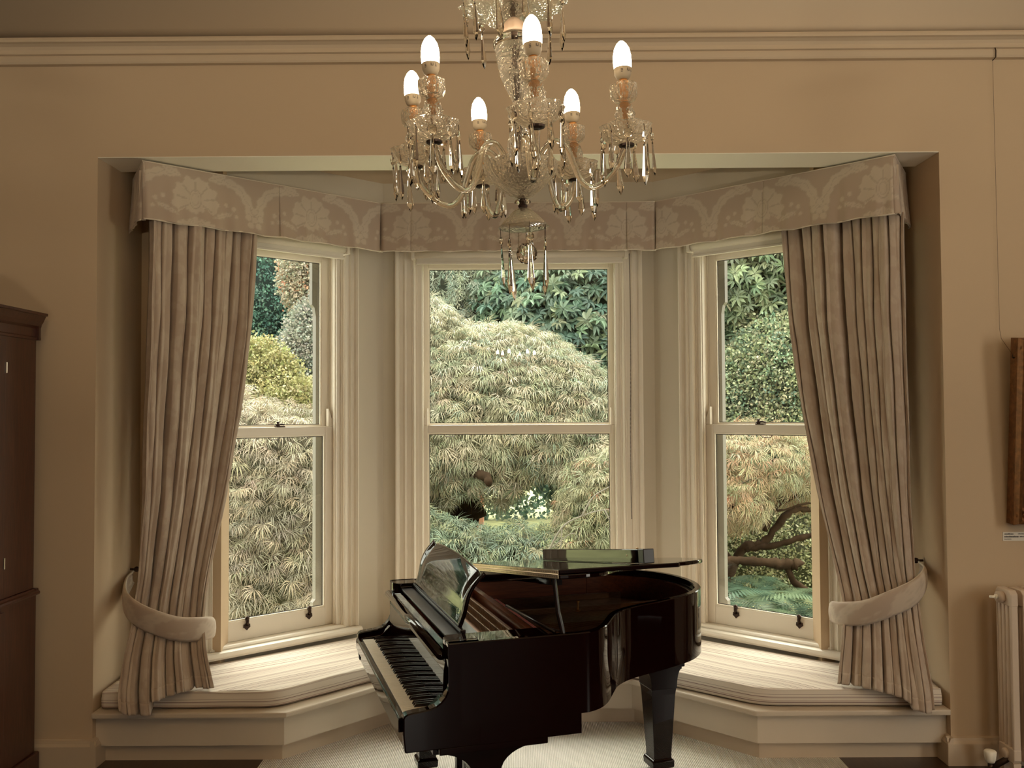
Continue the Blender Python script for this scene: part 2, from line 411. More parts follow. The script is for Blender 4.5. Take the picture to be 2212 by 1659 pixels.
# ================================================================== SASH WINDOWS
def loc_mtx(o2, rz): return Matrix.Translation((o2.x, o2.y, 0)) @ Matrix.Rotation(rz, 4, 'Z')
def frame_rect(b, x0, x1, z0, z1, w, y0, y1, wt=None, wb=None):
    wt = w if wt is None else wt; wb = w if wb is None else wb
    b.box(x0-w, x0, y0, y1, z0-wb, z1+wt); b.box(x1, x1+w, y0, y1, z0-wb, z1+wt)
    b.box(x0, x1, y0, y1, z1, z1+wt); b.box(x0, x1, y0, y1, z0-wb, z0)
def horn(b, x, s, z0, y0, y1):
    p = [(x, z0), (x+s*.034, z0), (x+s*.034, z0+.05), (x+s*.024, z0+.062), (x+s*.018, z0+.085), (x+s*.008, z0+.115), (x, z0+.125)]
    b.prism(p, y0, y1, 'xzy')
def make_window(n, o2, rz, gw, st, arch_w, locks):
    root = struct(empty('window_%d' % n, (o2.x, o2.y, 0), rz))
    ji = gw+st                      # inside of the box frame
    jw = .05
    # box frame with pulley stiles, parting bead and head
    b = MB()
    for s in (-1, 1):
        x0, x1 = sorted((s*ji, s*(ji+jw)))
        b.box(x0, x1, .0, .20, .47, 3.11)
        xa, xb = sorted((s*(ji-.006), s*ji)); b.box(xa, xb, .015, .045, .49, 3.07)
        xa, xb = sorted((s*(ji-.008), s*ji)); b.box(xa, xb, .093, .099, .49, 3.07)
    b.box(-ji-jw, ji+jw, 0, .2, 3.06, 3.11)
    b.box(-ji-jw, ji+jw, .01, .24, .43, .487)
    b.build('box_frame', M['trim'], root, bevel=.004)
    # exterior stop, set in front of the glass edge on the bay-corner side
    b = MB(); b.cur = 0
    for s in ({1: 1, 3: -1}[n],) if n != 2 else ():
        x0, x1 = sorted((s*(gw+.012), s*(gw+.10)))
        b.box(x0, x1, .205, .25, .45, 3.08)
        xa = s*(gw+.012); b.prism([(xa, 3.08), (xa-s*.03, 3.08), (xa-s*.03, 2.72), (xa-s*.012, 2.70), (xa, 2.64)], .205, .245, 'xzy')
        b.prism([(xa, .49), (xa-s*.045, .49), (xa-s*.045, .56), (xa-s*.02, .58), (xa-s*.02, .62), (xa, .64)], .205, .245, 'xzy')
    if n != 2: b.build('outer_stop', M['outpaint'], root)
    # lower sash
    b = MB(); frame_rect(b, -gw, gw, .615, 1.800, st, .050, .090, wt=.058, wb=.125)
    for s in (-1, 1): horn(b, s*(ji-.034), s, 1.858, .052, .088)
    lo = b.build('lower_sash', M['trim'], root, bevel=.004)
    b = MB(); frame_rect(b, -gw+.009, gw-.009, .624, 1.791, .009, .056, .066); b.build('glazing_bead', M['white'], lo)
    b = MB(); frame_rect(b, -gw+.0135, gw-.0135, .6285, 1.7865, .0045, .067, .0685); b.build('dark_glazing_line', M['ink'], lo)
    b = MB(); b.box(-gw-.004, gw+.004, .070, .073, .611, 1.804); b.build('pane', M['pane'], lo)
    # upper sash
    b = MB(); frame_rect(b, -gw, gw, 1.862, 3.012, st, .100, .140, wt=.048, wb=.055)
    up = b.build('upper_sash', M['trim'], root, bevel=.004)
    b = MB(); frame_rect(b, -gw+.009, gw-.009, 1.871, 3.003, .009, .106, .116); b.build('glazing_bead', M['white'], up)
    b = MB(); frame_rect(b, -gw+.0135, gw-.0135, 1.8755, 2.9985, .0045, .117, .1185); b.build('dark_glazing_line', M['ink'], up)
    b = MB(); b.box(-gw-.004, gw+.004, .120, .123, 1.858, 3.016); b.build('pane', M['pane'], up)
    # sash fastener and pull loops
    if locks:
        b = MB(); b.box(locks-.03, locks+.03, .05, .086, 1.858, 1.866); b.lathe([(.013,0),(.013,.012),(.007,.02),(.011,.03),(.0,.034)], 10, (locks-.014, .066, 1.864))
        b.tube([(locks-.03, .064, 1.874), (locks+.01, .07, 1.878), (locks+.036, .072, 1.874)], .0055, 8)
        b.build('sash_fastener', M['darkmetal'], lo)
    for px in ([locks] if locks else [-gw*.77, gw*.80]):
        b = MB(); b.tube([(px-.045, .145, 1.815), (px-.043, .15, 1.785), (px-.03, .155, 1.772), (px+.03, .155, 1.772), (px+.043, .15, 1.785), (px+.045, .145, 1.815)], .003, 6)
        b.build('sash_pull', M['darkmetal'], up)
    # sash lifts on the bottom rail
    if locks:
        for px in (-gw*.57, gw*.66):
            b = MB(); b.smooth = True; b.tube([(px, .046, .622), (px, .036, .610), (px, .036, .596), (px, .046, .585)], [.014, .011, .010, .012], 8)
            b.lathe([(.0,-.014),(.012,-.008),(.015,0),(.012,.008),(0,.014)], 10, (px, .040, .628)); b.smooth = False
            b.prism([(px-.021,.588),(px+.021,.588),(px+.023,.568),(px+.012,.560),(px,.548),(px-.012,.560),(px-.023,.568)], .043, .050, 'xzy')
            b.build('sash_lift', M['darkmetal'], lo)
    # moulded architrave each side and over the head
    ai = ji+.03
    steps = [(0,.006),(.012,.006),(.014,.016),(.022,.020),(.028,.014),(.034,.014),(.036,.010),(.062,.010),(.066,.016),(.074,.020),(.080,.016),(.084,.012),(.105,.012),(.110,.024),(.122,.030),(.130,.028),(.134,0)]
    k = arch_w/.134
    for s in (-1, 1):
        b = MB(); b.prism([(s*(ai+x*k), -1.7*p) for x, p in steps]+[(s*ai, 0)], .47, 3.2, 'xyz'); b.build('architrave', M['trim'], root)
    b = MB(); b.box(-ai-arch_w, ai+arch_w, -.034, 0, 3.12, 3.25); b.build('architrave_head', M['trim'], root)
    # sill with rounded nosing and a small cove board above it
    W = ai+arch_w+.01
    b = MB(); b.prism([(.05,.418),(-.055,.418),(-.072,.424),(-.080,.438),(-.080,.448),(-.072,.462),(-.055,.468),(.05,.470)], -W, W, 'yzx')
    b.prism([(.05,.470),(-.030,.470),(-.030,.478),(-.022,.486),(-.012,.490),(.05,.490)], -ji-jw-.01, ji+jw+.01, 'yzx')
    b.build('sill', M['trim'], root)
    return root
make_window(1, oL, TH, GWS, .060, .124, .03)
make_window(2, oC, 0, GWC, .035, .165, 0)
make_window(3, oR, -TH, GWS, .060, .124, -.02)

# ================================================================== ROLLER BLINDS
def blind(o2, rz, x0, x1, label, chain):
    root = empty('roller_blind', (o2.x, o2.y, 3.02), rz)
    tag(root, label, 'blind', 'rolled-up white roller blinds')
    b = MB(); b.smooth = True
    b.tube([(x0+.02, -.062, .068), (x1-.02, -.062, .068)], .033, 20); b.build('roll', M['blind'], root)
    b = MB(); b.box(x0+.035, x1-.035, -.074, -.066, .005, .05); b.box(x0+.03, x1-.03, -.082, -.060, -.006, .010); b.build('bottom_bar', M['trim'], root, bevel=.003)
    for x in (x0, x1):
        b = MB(); b.box(x-.004, x+.02 if x == x0 else x+.004, -.10, -.02, .03, .108) if x == x0 else b.box(x-.02, x+.004, -.10, -.02, .03, .108)
        b.build('end_bracket', M['trim'], root, bevel=.004)
    if chain:
        b = MB()
        for s in (0, .018):
            for k in range(200):
                z = .06-k*.0095; sw = .004*math.sin(k*.03)
                b.lathe([(0,-.0036),(.0036,0),(0,.0036)], 5, (x1+.016+sw, -.065-s, z))
        b.build('bead_chain', M['darkmetal'], root, kind='stuff')
    return root
blind(oL, TH, -.255-.36, .47, 'white roller blind rolled up over the left canted sash window', False)
blind(oC, 0, -.765, .78, 'white roller blind rolled up over the middle window with bead chain', True)
blind(oR, -TH, -.47, .615, 'white roller blind rolled up over the right canted sash window', False)

# ================================================================== WINDOW SEAT
def offset_poly(pts, d):
    out = []
    for i, p in enumerate(pts):
        p = Vector(p)
        ns = []
        for a, c in ((i-1, i), (i, i+1)):
            if a < 0 or c >= len(pts): continue
            t = (Vector(pts[c])-Vector(pts[a])).normalized(); ns.append(Vector((t.y, -t.x)))
        if len(ns) == 2:
            m = (ns[0]+ns[1]).normalized(); out.append(p+m*d/m.dot(ns[0]))
        else: out.append(p+ns[0]*d)
    return [(q.x, q.y) for q in out]
kick = [(XL+.002, 5.09), (-1.333, 5.095), (-.79, 5.69), (.73, 5.69), (1.353, 5.095), (XR-.002, 5.10)]
seat = tag(empty('window_seat', (0, 5.5, 0)), 'cream painted built-in seat following the bay under the windows', 'window seat')
def seat_rel(pts): return [(x, y-5.5) for x, y in pts]
back = [(XR-.002, 5.6), (1.99, 5.6), (1.06, 6.42), (-1.02, 6.42), (-1.96, 5.6), (XL+.002, 5.6)]
b = MB(); b.prism(seat_rel(kick+back), 0, .10); b.build('kick_board', M['skirt'], seat)
pan = offset_poly(kick, .055); pan[0] = (XL+.002, pan[0][1]); pan[-1] = (XR-.002, pan[-1][1])
b = MB(); b.prism(seat_rel(pan+back), .10, .268); b.build('front_panel', M['seat'], seat)
nos = offset_poly(kick, .118); nos[0] = (XL+.002, nos[0][1]); nos[-1] = (XR-.002, nos[-1][1])
b = MB(); b.prism(seat_rel(nos+back), .268, .300); b.build('seat_board', M['seat'], seat, bevel=.008)
# front flaps of the board that lap the wall ends
# ---- striped cushions
def cushion(name, front, backp, label, n):
    """loft: back-bottom -> back-top -> front-top -> front-bottom -> under"""
    F = np.array(smooth_poly(front, n)); B = np.array(smooth_poly(backp, n))
    T = .108; rows = []; uvs = []
    prof = []
    for k in range(27): prof.append((k/26, 0.0))
    X = []; UV = []
    along = np.concatenate([[0], np.cumsum(np.linalg.norm(np.diff(F, axis=0), axis=1))])
    W = np.linalg.norm(F-B, axis=1)
    dirv = (F-B)/W[:, None]
    ztop = .302+T
    def row(t, z, v):
        P = B+dirv*(W*t)[:, None]
        X.append(np.concatenate([P, np.broadcast_to(z, (n,))[:, None]], 1)); UV.append(np.stack([along, v], 1))
    row(0, .304, np.full(n, 0.)); row(0, ztop-.02, np.full(n, 0.))
    for t in np.linspace(.015, .985, 24):
        puff = .012*np.sin(PI*min(1, t*1.02))**.6+.004*np.sin(along*9+t*7)*t
        row(t, ztop-.012+puff, W*t)
    # rounded front with slightly wavy piping line
    wob = .004*np.sin(along*6.1)+.002*np.sin(along*15.1)
    X.append(X[-1].copy()); UV.append(np.stack([along, np.full(n, W.mean()+.030)], 1))
    for a in np.linspace(0, PI/2, 5):
        row2 = B+dirv*(W*.985+.012*np.sin(a)+.0)[:, None]
        X.append(np.concatenate([row2, (ztop-.012+.008*np.cos(a)-.006+wob*.6)[:, None]], 1)); UV.append(np.stack([along, np.full(n, W.mean()+.030+.012*a)], 1))
    for k, z in enumerate(np.linspace(ztop-.03, .312, 7)):
        bulge = .012+.010*math.sin(PI*(k+.5)/7)
        P = B+dirv*(W*.985+bulge+wob*.8)[:, None]
        X.append(np.concatenate([P, np.full((n, 1), z)], 1)); UV.append(np.stack([along, W.mean()+.045+(ztop-z)*1.0+np.zeros(n)], 1))
    P = B+dirv*(W*.97)[:, None]; X.append(np.concatenate([P, np.full((n, 1), .3025)], 1)); UV.append(np.stack([along, W.mean()+.2+np.zeros(n)], 1))
    X.append(np.concatenate([B, np.full((n, 1), .3025)], 1)); UV.append(np.stack([along, W.mean()+.6+np.zeros(n)], 1))
    X = np.array(X); UV = np.array(UV)
    o = grid_mesh(name, X, M['ticking'], uv=UV, flip=True)
    # end caps
    me = o.data; bm = bmesh.new(); bm.from_mesh(me); bm.verts.ensure_lookup_table(); ny = X.shape[0]
    for j in (0, n-1):
        try: bm.faces.new([bm.verts[i*n+j] for i in range(ny)][::(1 if j else -1)])
        except ValueError: pass
    bm.to_mesh(me); bm.free()
    tag(o, label, 'cushion')
    return o
def smooth_poly(pts, n, r=.10):
    # polyline with softened corners, resampled to n points
    P = [np.array(p, float) for p in pts]; Q = [P[0]]
    for i in range(1, len(P)-1):
        a, b_, c = P[i-1], P[i], P[i+1]
        d1 = (a-b_)/np.linalg.norm(a-b_); d2 = (c-b_)/np.linalg.norm(c-b_)
        s, e = b_+d1*r, b_+d2*r
        for t in np.linspace(0, 1, 7): Q.append((1-t)**2*s+2*t*(1-t)*b_+t*t*e)
    Q.append(P[-1]); Q = np.array(Q)
    L = np.concatenate([[0], np.cumsum(np.linalg.norm(np.diff(Q, axis=0), axis=1))])
    u = np.linspace(0, L[-1], n)
    return np.stack([np.interp(u, L, Q[:, 0]), np.interp(u, L, Q[:, 1])], 1)
cushion('seat_cushion', [(-2.325, 5.035), (-1.36, 5.035), (-.86, 5.55), (.045, 5.60)], [(-2.325, 5.57), (-1.90, 5.57), (-.98, 6.345), (.045, 6.36)],
        'brown striped seat cushion under the left curtain, running behind the keyboard', 150)
cushion('seat_cushion', [(.055, 5.60), (.70, 5.58), (1.355, 5.035), (2.35, 5.035)], [(.055, 6.36), (1.00, 6.345), (1.92, 5.57), (2.35, 5.57)],
        'brown striped seat cushion under the right curtain, beyond the piano tail', 150)
# ================================================================== DAMASK CLOTH PATTERN (woven colour)
def damask(u, v, cu=.74, cvp=.62, soft=1.0):
    u = (u+cu/2) % cu-cu/2; v = v % cvp
    m = np.zeros_like(u); ln = np.zeros_like(u)
    ss = lambda d, w=.004: np.clip(.5-d/w, 0, 1)         # inside where d<0
    def add(d, line=.0028):
        nonlocal m, ln
        m = np.maximum(m, ss(d)); ln = np.where(d < .004, ln*(1-ss(d, .002)), ln); ln = np.maximum(ln, np.clip(1-np.abs(d+.002)/line, 0, 1))
    def bloom(cx, cy, s):
        x, y = (u-cx)/s, (v-cy)/s; r = np.hypot(x, y); a = np.arctan2(x, y)
        add((r-(.128+.016*np.abs(np.sin(4.5*a))+.008*np.sin(13*a))*(np.where(np.abs(a) > 2.2, .55, 1)))*s)
        k = (np.abs(np.sin(4.5*a)) < .10+.015/np.maximum(r, .02)) & (r > .05) & (r < .115) & (np.abs(a) < 2.2)
        nonlocal ln
        ln = np.maximum(ln, k*.7)
        e = np.hypot(x/.036, (y-.01)/.055)
        ln = np.maximum(ln, np.clip(1-np.abs(e-1)/.10, 0, 1)); ln = np.maximum(ln, .7*np.clip(1-np.abs(e-.62)/.10, 0, 1))
    def leaf(cx, cy, ang, L, W):
        c, s = math.cos(ang), math.sin(ang); x = (u-cx)*c+(v-cy)*s; y = -(u-cx)*s+(v-cy)*c
        t = np.clip(x/L, 0, 1); d = np.abs(y)-W*np.sin(PI*t)**.7*(1+.18*np.sin(x*190)); d = np.where((x < 0) | (x > L), .05, d)
        add(d); nonlocal ln
        ln = np.maximum(ln, .6*((np.abs(y) < .0018) & (x > .0) & (x < L*.85)))
    def disc(cx, cy, r): add(np.hypot(u-cx, v-cy)-r)
    for sx in (-1, 1):
        # scrolling horns
        cx, cy = sx*.165, .135
        x, y = (u-cx)*sx, v-cy; r = np.hypot(x, y); a = np.arctan2(y, x)
        w_ = .030*(1-.3*np.clip(a-.9, 0, 1))
        d = np.where((a > -.12) & (a < 1.75), np.abs(r-.175)-w_*(1+.14*np.sin(a*16)), .05); add(d)
        ln = np.maximum(ln, .55*((np.abs(r-.175-.008*np.sin(a*9)) < .0022) & (a > .1) & (a < 1.5)))
        for (px, py, r_) in ((.205,.115,.017),(.235,.150,.016),(.190,.170,.015),(.250,.105,.014)): disc(sx*px, py, r_)
        for q in range(3): ln = np.maximum(ln, .8*(np.hypot(u-sx*(.12+.035*q), v-(.065+.02*q)) < .003))
        leaf(sx*.10, .075, (PI-2.75 if sx > 0 else 2.75), .14, .016)
        leaf(sx*.03, .05, (-.55 if sx > 0 else PI+.55), .13, .030); leaf(sx*.08, .30, (.35 if sx > 0 else PI-.35), .12, .026)
    leaf(0, .075, -PI/2, .10, .035); leaf(-.02, .06, -PI/2-.6, .11, .03); leaf(.02, .06, -PI/2+.6, .11, .03)
    bloom(0, .165, 1.0)
    for (px, py) in ((0,0),(.038,.012),(-.038,.012),(.024,-.034),(-.024,-.034),(0,.052)):
        for s in (-.37, .37): disc(s+px, .10+py, .023)
    bloom(.37, .45, .9); bloom(-.37, .45, .9)
    for sx in (-1, 1):
        leaf(sx*.10, .40, (.6 if sx > 0 else PI-.6), .16, .03); leaf(sx*.06, .54, (-.4 if sx > 0 else PI+.4), .15, .03)
        disc(sx*.05, .44, .022); disc(sx*.09, .47, .018)
    disc(0, .42, .03)
    gr = np.array((.465, .365, .285)); fg = np.array((.575, .485, .385)); dk = np.array((.40, .325, .255))
    c = gr+(fg-gr)*(m*soft)[..., None]; c = c+(dk-c)*(np.clip(ln, 0, 1)*m*.75*soft)[..., None]
    return c

# ---------------------------------------------------------------- pelmet
def seg_path(pts, step):
    P = [np.array(p, float) for p in pts]; out = []; corner = []
    for a, c in zip(P[:-1], P[1:]):
        n = max(2, int(np.linalg.norm(c-a)/step))
        for k in range(n): out.append(a+(c-a)*k/n)
    out.append(P[-1]); return np.array(out)
PZ0, PZ1 = 3.060, 3.388
pel = tag(empty('pelmet', (0, 5.6, PZ0)), 'pale floral damask pelmet running round the whole bay above the windows', 'pelmet')
pp = [(-2.352, 5.44), (-2.115, 5.02), (-.925, 6.095), (.957, 6.095), (2.138, 5.005), (2.375, 5.41)]
def panel(name, a, c, u0, t0=.005, t1=.005):
    a, c = np.array(a, float), np.array(c, float); L = np.linalg.norm(c-a); t = (c-a)/L; nrm = np.array((t[1], -t[0]))
    nu = max(10, int(L/.007)); nv = 50
    uu = np.linspace(0, L, nu); vv = np.linspace(0, 1, nv)
    U, V = np.meshgrid(uu, vv)
    H = PZ1-PZ0
    low = (1-V)
    rip = .5*low**1.6*(.010*np.sin(U*38+1.3*np.sin(U*11))+.006*np.sin(U*71+2)+.012*np.sin(U*5.1+u0))
    flare = low*.018
    edge = .004*np.sin(U*23+u0)*low
    P = a[None, None, :]+U[..., None]*t+((rip+flare)[..., None])*nrm
    Z = PZ0+V*H+edge-.006*low
    # tuck at each end: the pleat folds inward
    for e, am in ((U, t0), (L-U, t1)):
        k = np.exp(-(e/.010)**2)*low**.5*am; P = P-k[..., None]*nrm
    X = np.concatenate([P-np.array((0, 5.6)), (Z-PZ0)[..., None]], -1)
    C = damask(U+u0, V*H+.02)
    return grid_mesh(name, X, M['damask'], pel, col=C, thick=.006)
panel('end_return', pp[0], pp[1], .1, .005, .03)
panel('pelmet_panel', pp[1], ((pp[1][0]+pp[2][0])/2+.03, (pp[1][1]+pp[2][1])/2+.027), -.30, .03, .004)
panel('pelmet_panel', ((pp[1][0]+pp[2][0])/2+.03, (pp[1][1]+pp[2][1])/2+.027), pp[2], .52, .004, .025)
panel('pelmet_panel', pp[2], (-.72, 6.095), -.22, .025, .004); panel('pelmet_panel', (-.72, 6.095), (.02, 6.095), 0.0)
panel('pelmet_panel', (.02, 6.095), (.76, 6.095), 0.0); panel('pelmet_panel', (.76, 6.095), pp[3], 0.0, .004, .025)
mR = ((pp[3][0]+pp[4][0])/2, (pp[3][1]+pp[4][1])/2)
panel('pelmet_panel', pp[3], mR, -.06, .025, .004); panel('pelmet_panel', mR, pp[4], 0.0, .004, .03); panel('end_return', pp[4], pp[5], .2, .03, .005)
# dark pleat gussets where the panels meet at the corners, and piping along top and bottom
for (x, y), ang in ((pp[1], -.35), (pp[2], -.2), (pp[3], .2), (pp[4], .35)):
    b = MB(); d = Vector((math.sin(ang)*.02, .02)); b.prism([(x-.020+d.x, y-5.6+.014), (x+.020+d.x, y-5.6+.014), (x+d.x, y-5.6+.05)], 0.01, PZ1-PZ0-.05, 'xyz')
    o = b.build('pleat_gusset', M['damask'], pel); a = o.data.color_attributes.new('Col', 'FLOAT_COLOR', 'POINT'); a.data.foreach_set('color', [.5, .4, .3, 1]*len(o.data.vertices))
b = MB(); b.smooth = True
for z, r in ((PZ1-PZ0, .0045), (-.005, .0045)):
    off = 0 if z > .1 else .018
    for i in range(5):
        a, c = Vector(pp[i]), Vector(pp[i+1]); t = (c-a).normalized(); n_ = Vector((t.y, -t.x))*off
        m_ = 24; pts = []
        for k in range(m_+1):
            q = a+(c-a)*k/m_+n_; u_ = (c-a).length*k/m_
            rip = 0 if z > .1 else .005*math.sin(u_*38+1.3*math.sin(u_*11))+.003*math.sin(u_*71+2)
            pts.append((q.x+t.y*rip, q.y-5.6-t.x*rip, z+(.004*math.sin(u_*23) if z < .1 else 0)))
        b.tube(pts, r, 6)
o = b.build('piping', mat('piping_cloth', (.66, .57, .46), .8), pel)
b = MB()
for i in range(5):
    a, c = Vector(pp[i]), Vector(pp[i+1]); t = (c-a).normalized(); n_ = Vector((-t.y, t.x))
    q = [a+n_*.014+t*.03, c+n_*.014-t*.03, c+n_*.10-t*.09, a+n_*.10+t*.09]
    b.prism([(p.x, p.y-5.6) for p in q], PZ1-PZ0-.024, PZ1-PZ0-.008)
b.build('pelmet_board', M['trim'], pel)

# ---------------------------------------------------------------- curtains
def curtain(side, keys, hem, nf, label, seed):
    """keys: list of (z, left(x,y), right(x,y), fold amp, squeeze)"""
    rng = np.random.default_rng(seed)
    nu, nz = 420, 220
    zt = keys[0][0]
    hemz = lambda u: np.interp(u, hem[0], hem[1])
    u = np.linspace(0, 1, nu)
    w_ = np.linspace(0, 1, nz)
    # irregular fold spacing
    cuts = np.cumsum(rng.uniform(.4, 1.8, nf)); cuts = np.concatenate([[0], cuts/cuts[-1]])
    ph = np.interp(u, cuts, np.arange(nf+1))
    depth = rng.uniform(.55, 1.2, nf+1); dep = np.interp(ph, np.arange(nf+1)+.5, depth)
    ridge = np.clip(np.abs(np.cos(PI*ph))*1.22, 0, 1)**.85                      # broad rolls with narrow valleys
    ridge2 = .05*np.abs(np.cos(PI*ph*2.6+1))*(ridge)
    K = keys[::-1]; kz = np.array([k[0] for k in K])
    def interp(fn, z): return np.interp(z, kz, [fn(k) for k in K])
    X = np.zeros((nz, nu, 3)); C = np.zeros((nz, nu, 3))
    zs = zt+(hemz(u)[None, :]-zt)*w_[:, None]
    def sm(fn):
        f = np.vectorize(lambda z: 0.0); zz = np.linspace(kz[0], kz[-1], 200); yy = np.interp(zz, kz, [fn(k) for k in K])
        ker = np.exp(-np.linspace(-2, 2, 15)**2); ker /= ker.sum(); ys = np.convolve(np.pad(yy, 7, mode='edge'), ker, 'valid')
        return lambda z: np.interp(z, zz, ys)
    lx, ly, rx, ry, am, sh = [sm(f) for f in (lambda k: k[1][0], lambda k: k[1][1], lambda k: k[2][0], lambda k: k[2][1], lambda k: k[3], lambda k: k[4])]
    # the slow sideways drift of each fold
    drift = .006*np.sin(zs*2.1+ph[None, :]*1.7)
    L = np.stack([lx(zs), ly(zs)], -1); R_ = np.stack([rx(zs), ry(zs)], -1)
    uu = u[None, :]+drift*np.sin(PI*u)[None, :]
    base = L+(R_-L)*uu[..., None]
    t = (R_-L)/np.linalg.norm(R_-L, axis=-1, keepdims=True); n = np.stack([t[..., 1], -t[..., 0]], -1)
    bow = sh(zs)*np.sin(PI*u)[None, :]
    A = 2.9*am(zs)*(dep*(ridge+ridge2))[None, :]
    tmp = .006*np.sin(zs*9+ph[None, :]*3)
    P = base+n*(A+bow+tmp)[..., None]
    # a little sideways roll makes overhanging folds
    P = P+t*(am(zs)*.22*(np.sin(2*PI*ph)*dep)[None, :])[..., None]
    X[..., :2] = P; X[..., 2] = zs
    cloth_w = 2.3
    C = damask(np.broadcast_to(ph[None, :]/nf*cloth_w, zs.shape).copy(), zs.copy(), soft=.42)
    root = tag(empty('curtain', (float(X[..., 0].mean()), float(X[..., 1].mean()), .4)), label, 'curtain')
    X[..., 0] -= root.location.x; X[..., 1] -= root.location.y; X[..., 2] -= .4
    grid_mesh('drape', X, M['damask'], root, col=C, thick=.004)
    # hem band and leading-edge lining roll
    k = 6
    H = X[-k:].copy(); nn = np.concatenate([n[-k:], np.zeros((k, nu, 1))], -1)
    grid_mesh('hem', H+nn*.004, M['damask'], root, col=C[-k:]*1.03, thick=.003)
    return root
cl_keys = [(3.075, (-2.150, 5.15), (-1.690, 5.60), .042, .0), (2.5, (-2.155, 5.15), (-1.715, 5.58), .042, .0), (1.95, (-2.175, 5.16), (-1.765, 5.54), .040, .0),
           (1.45, (-2.18, 5.16), (-1.82, 5.47), .036, .0), (1.0, (-2.19, 5.16), (-1.845, 5.34), .026, .01), (.76, (-2.20, 5.14), (-1.815, 5.22), .014, .012),
           (.60, (-2.21, 5.08), (-1.775, 5.17), .034, .015), (.41, (-2.205, 4.99), (-1.715, 5.12), .040, .012), (.30, (-2.18, 4.97), (-1.71, 5.11), .042, .01)]
curtain(-1, cl_keys, ([0, .05, .30, .36, .60, .66, 1], [.345, .325, .312, .385, .408, .42, .425]), 11, 'tied-back pale damask curtain hanging at the left end of the bay', 3)
cr_keys = [(3.075, (1.712, 5.60), (2.262, 5.12), .042, .0), (2.5, (1.74, 5.58), (2.262, 5.13), .042, .0), (1.95, (1.795, 5.54), (2.275, 5.15), .040, .0),
           (1.45, (1.855, 5.47), (2.275, 5.15), .036, .0), (1.0, (1.90, 5.34), (2.27, 5.13), .026, .01), (.82, (1.885, 5.22), (2.27, 5.10), .014, .012),
           (.62, (1.845, 5.17), (2.27, 5.06), .034, .015), (.41, (1.80, 5.12), (2.275, 4.985), .040, .012), (.30, (1.78, 5.10), (2.27, 4.97), .042, .01)]
curtain(1, cr_keys, ([0, .40, .46, .70, .78, .96, 1], [.425, .42, .405, .385, .335, .318, .33]), 11, 'tied-back pale damask curtain hanging at the right end of the bay', 8)
def tieback(pts, label, hook):
    """curved quilted band through pts (x,y,z,half height)"""
    root = tag(empty('curtain_tieback', pts[0][:3]), label, 'tieback')
    Q = np.array(smooth_path(pts, 60)); o0 = np.array(root.location)
    nv = 12; X = np.zeros((nv, 60, 3)); Cc = np.zeros((nv, 60, 3))
    d = np.gradient(Q[:, :2], axis=0); d /= np.linalg.norm(d, axis=1)[:, None]
    for i in range(nv):
        s = -1+2*i/(nv-1); puff = .014*math.sqrt(max(0, 1-s*s*.98))
        X[i, :, 0] = Q[:, 0]+puff*d[:, 1]-o0[0]; X[i, :, 1] = Q[:, 1]-puff*d[:, 0]-o0[1]; X[i, :, 2] = Q[:, 2]+s*Q[:, 3]-o0[2]
        Cc[i] = damask(np.linspace(0, .8, 60)+.1, np.full(60, .2+.1*s), soft=.8)
    grid_mesh('band', X, M['damask'], root, col=Cc*1.05, thick=.012)
    b = MB(); b.smooth = True
    for s in (-1, 1):
        b.tube([(float(q[0]+.002*d[i][1]-o0[0]), float(q[1]-.002*d[i][0]-o0[1]), float(q[2]+s*q[3]-o0[2])) for i, q in enumerate(Q)], .005, 6)
    b.build('piping', bpy.data.materials['piping_cloth'], root)
    h = Vector(hook)-root.location; sx = 1 if hook[0] > 0 else -1
    b = MB(); b.smooth = True
    b.tube([(h.x+sx*.065, h.y, h.z), (h.x, h.y, h.z)], .007, 10)
    b.lathe([(0,-.017),(.010,-.014),(.016,-.006),(.017,0),(.016,.006),(.010,.014),(0,.017)], 14, (h.x-sx*.006, h.y, h.z))
    b.tube([(h.x+sx*.01, h.y-.006, h.z), (h.x+sx*.012, h.y-.016, h.z-.02), (h.x+sx*.012, h.y-.012, h.z-.035)], .0025, 6)
    b.build('brass_hook', M['darkmetal'], root)
    return root
tieback([(-2.335, 5.46, .960, .036), (-2.325, 5.34, .915, .058), (-2.25, 5.17, .860, .066), (-2.13, 5.065, .815, .067), (-2.00, 5.04, .770, .066), (-1.90, 5.065, .738, .064), (-1.815, 5.13, .722, .064), (-1.782, 5.21, .712, .058), (-1.80, 5.29, .69, .050), (-1.87, 5.33, .68, .04)],
        'curved damask tieback gathering the left curtain to a brass hook', (-2.330, 5.47, 1.005))
tieback([(1.93, 5.36, .75, .04), (1.855, 5.31, .765, .05), (1.835, 5.24, .780, .058), (1.86, 5.16, .788, .062), (1.95, 5.075, .812, .066), (2.07, 5.04, .865, .070), (2.21, 5.05, .925, .070), (2.32, 5.15, .985, .062), (2.352, 5.29, 1.025, .036)],
        'curved damask tieback gathering the right curtain to a brass hook', (2.350, 5.30, 1.065))
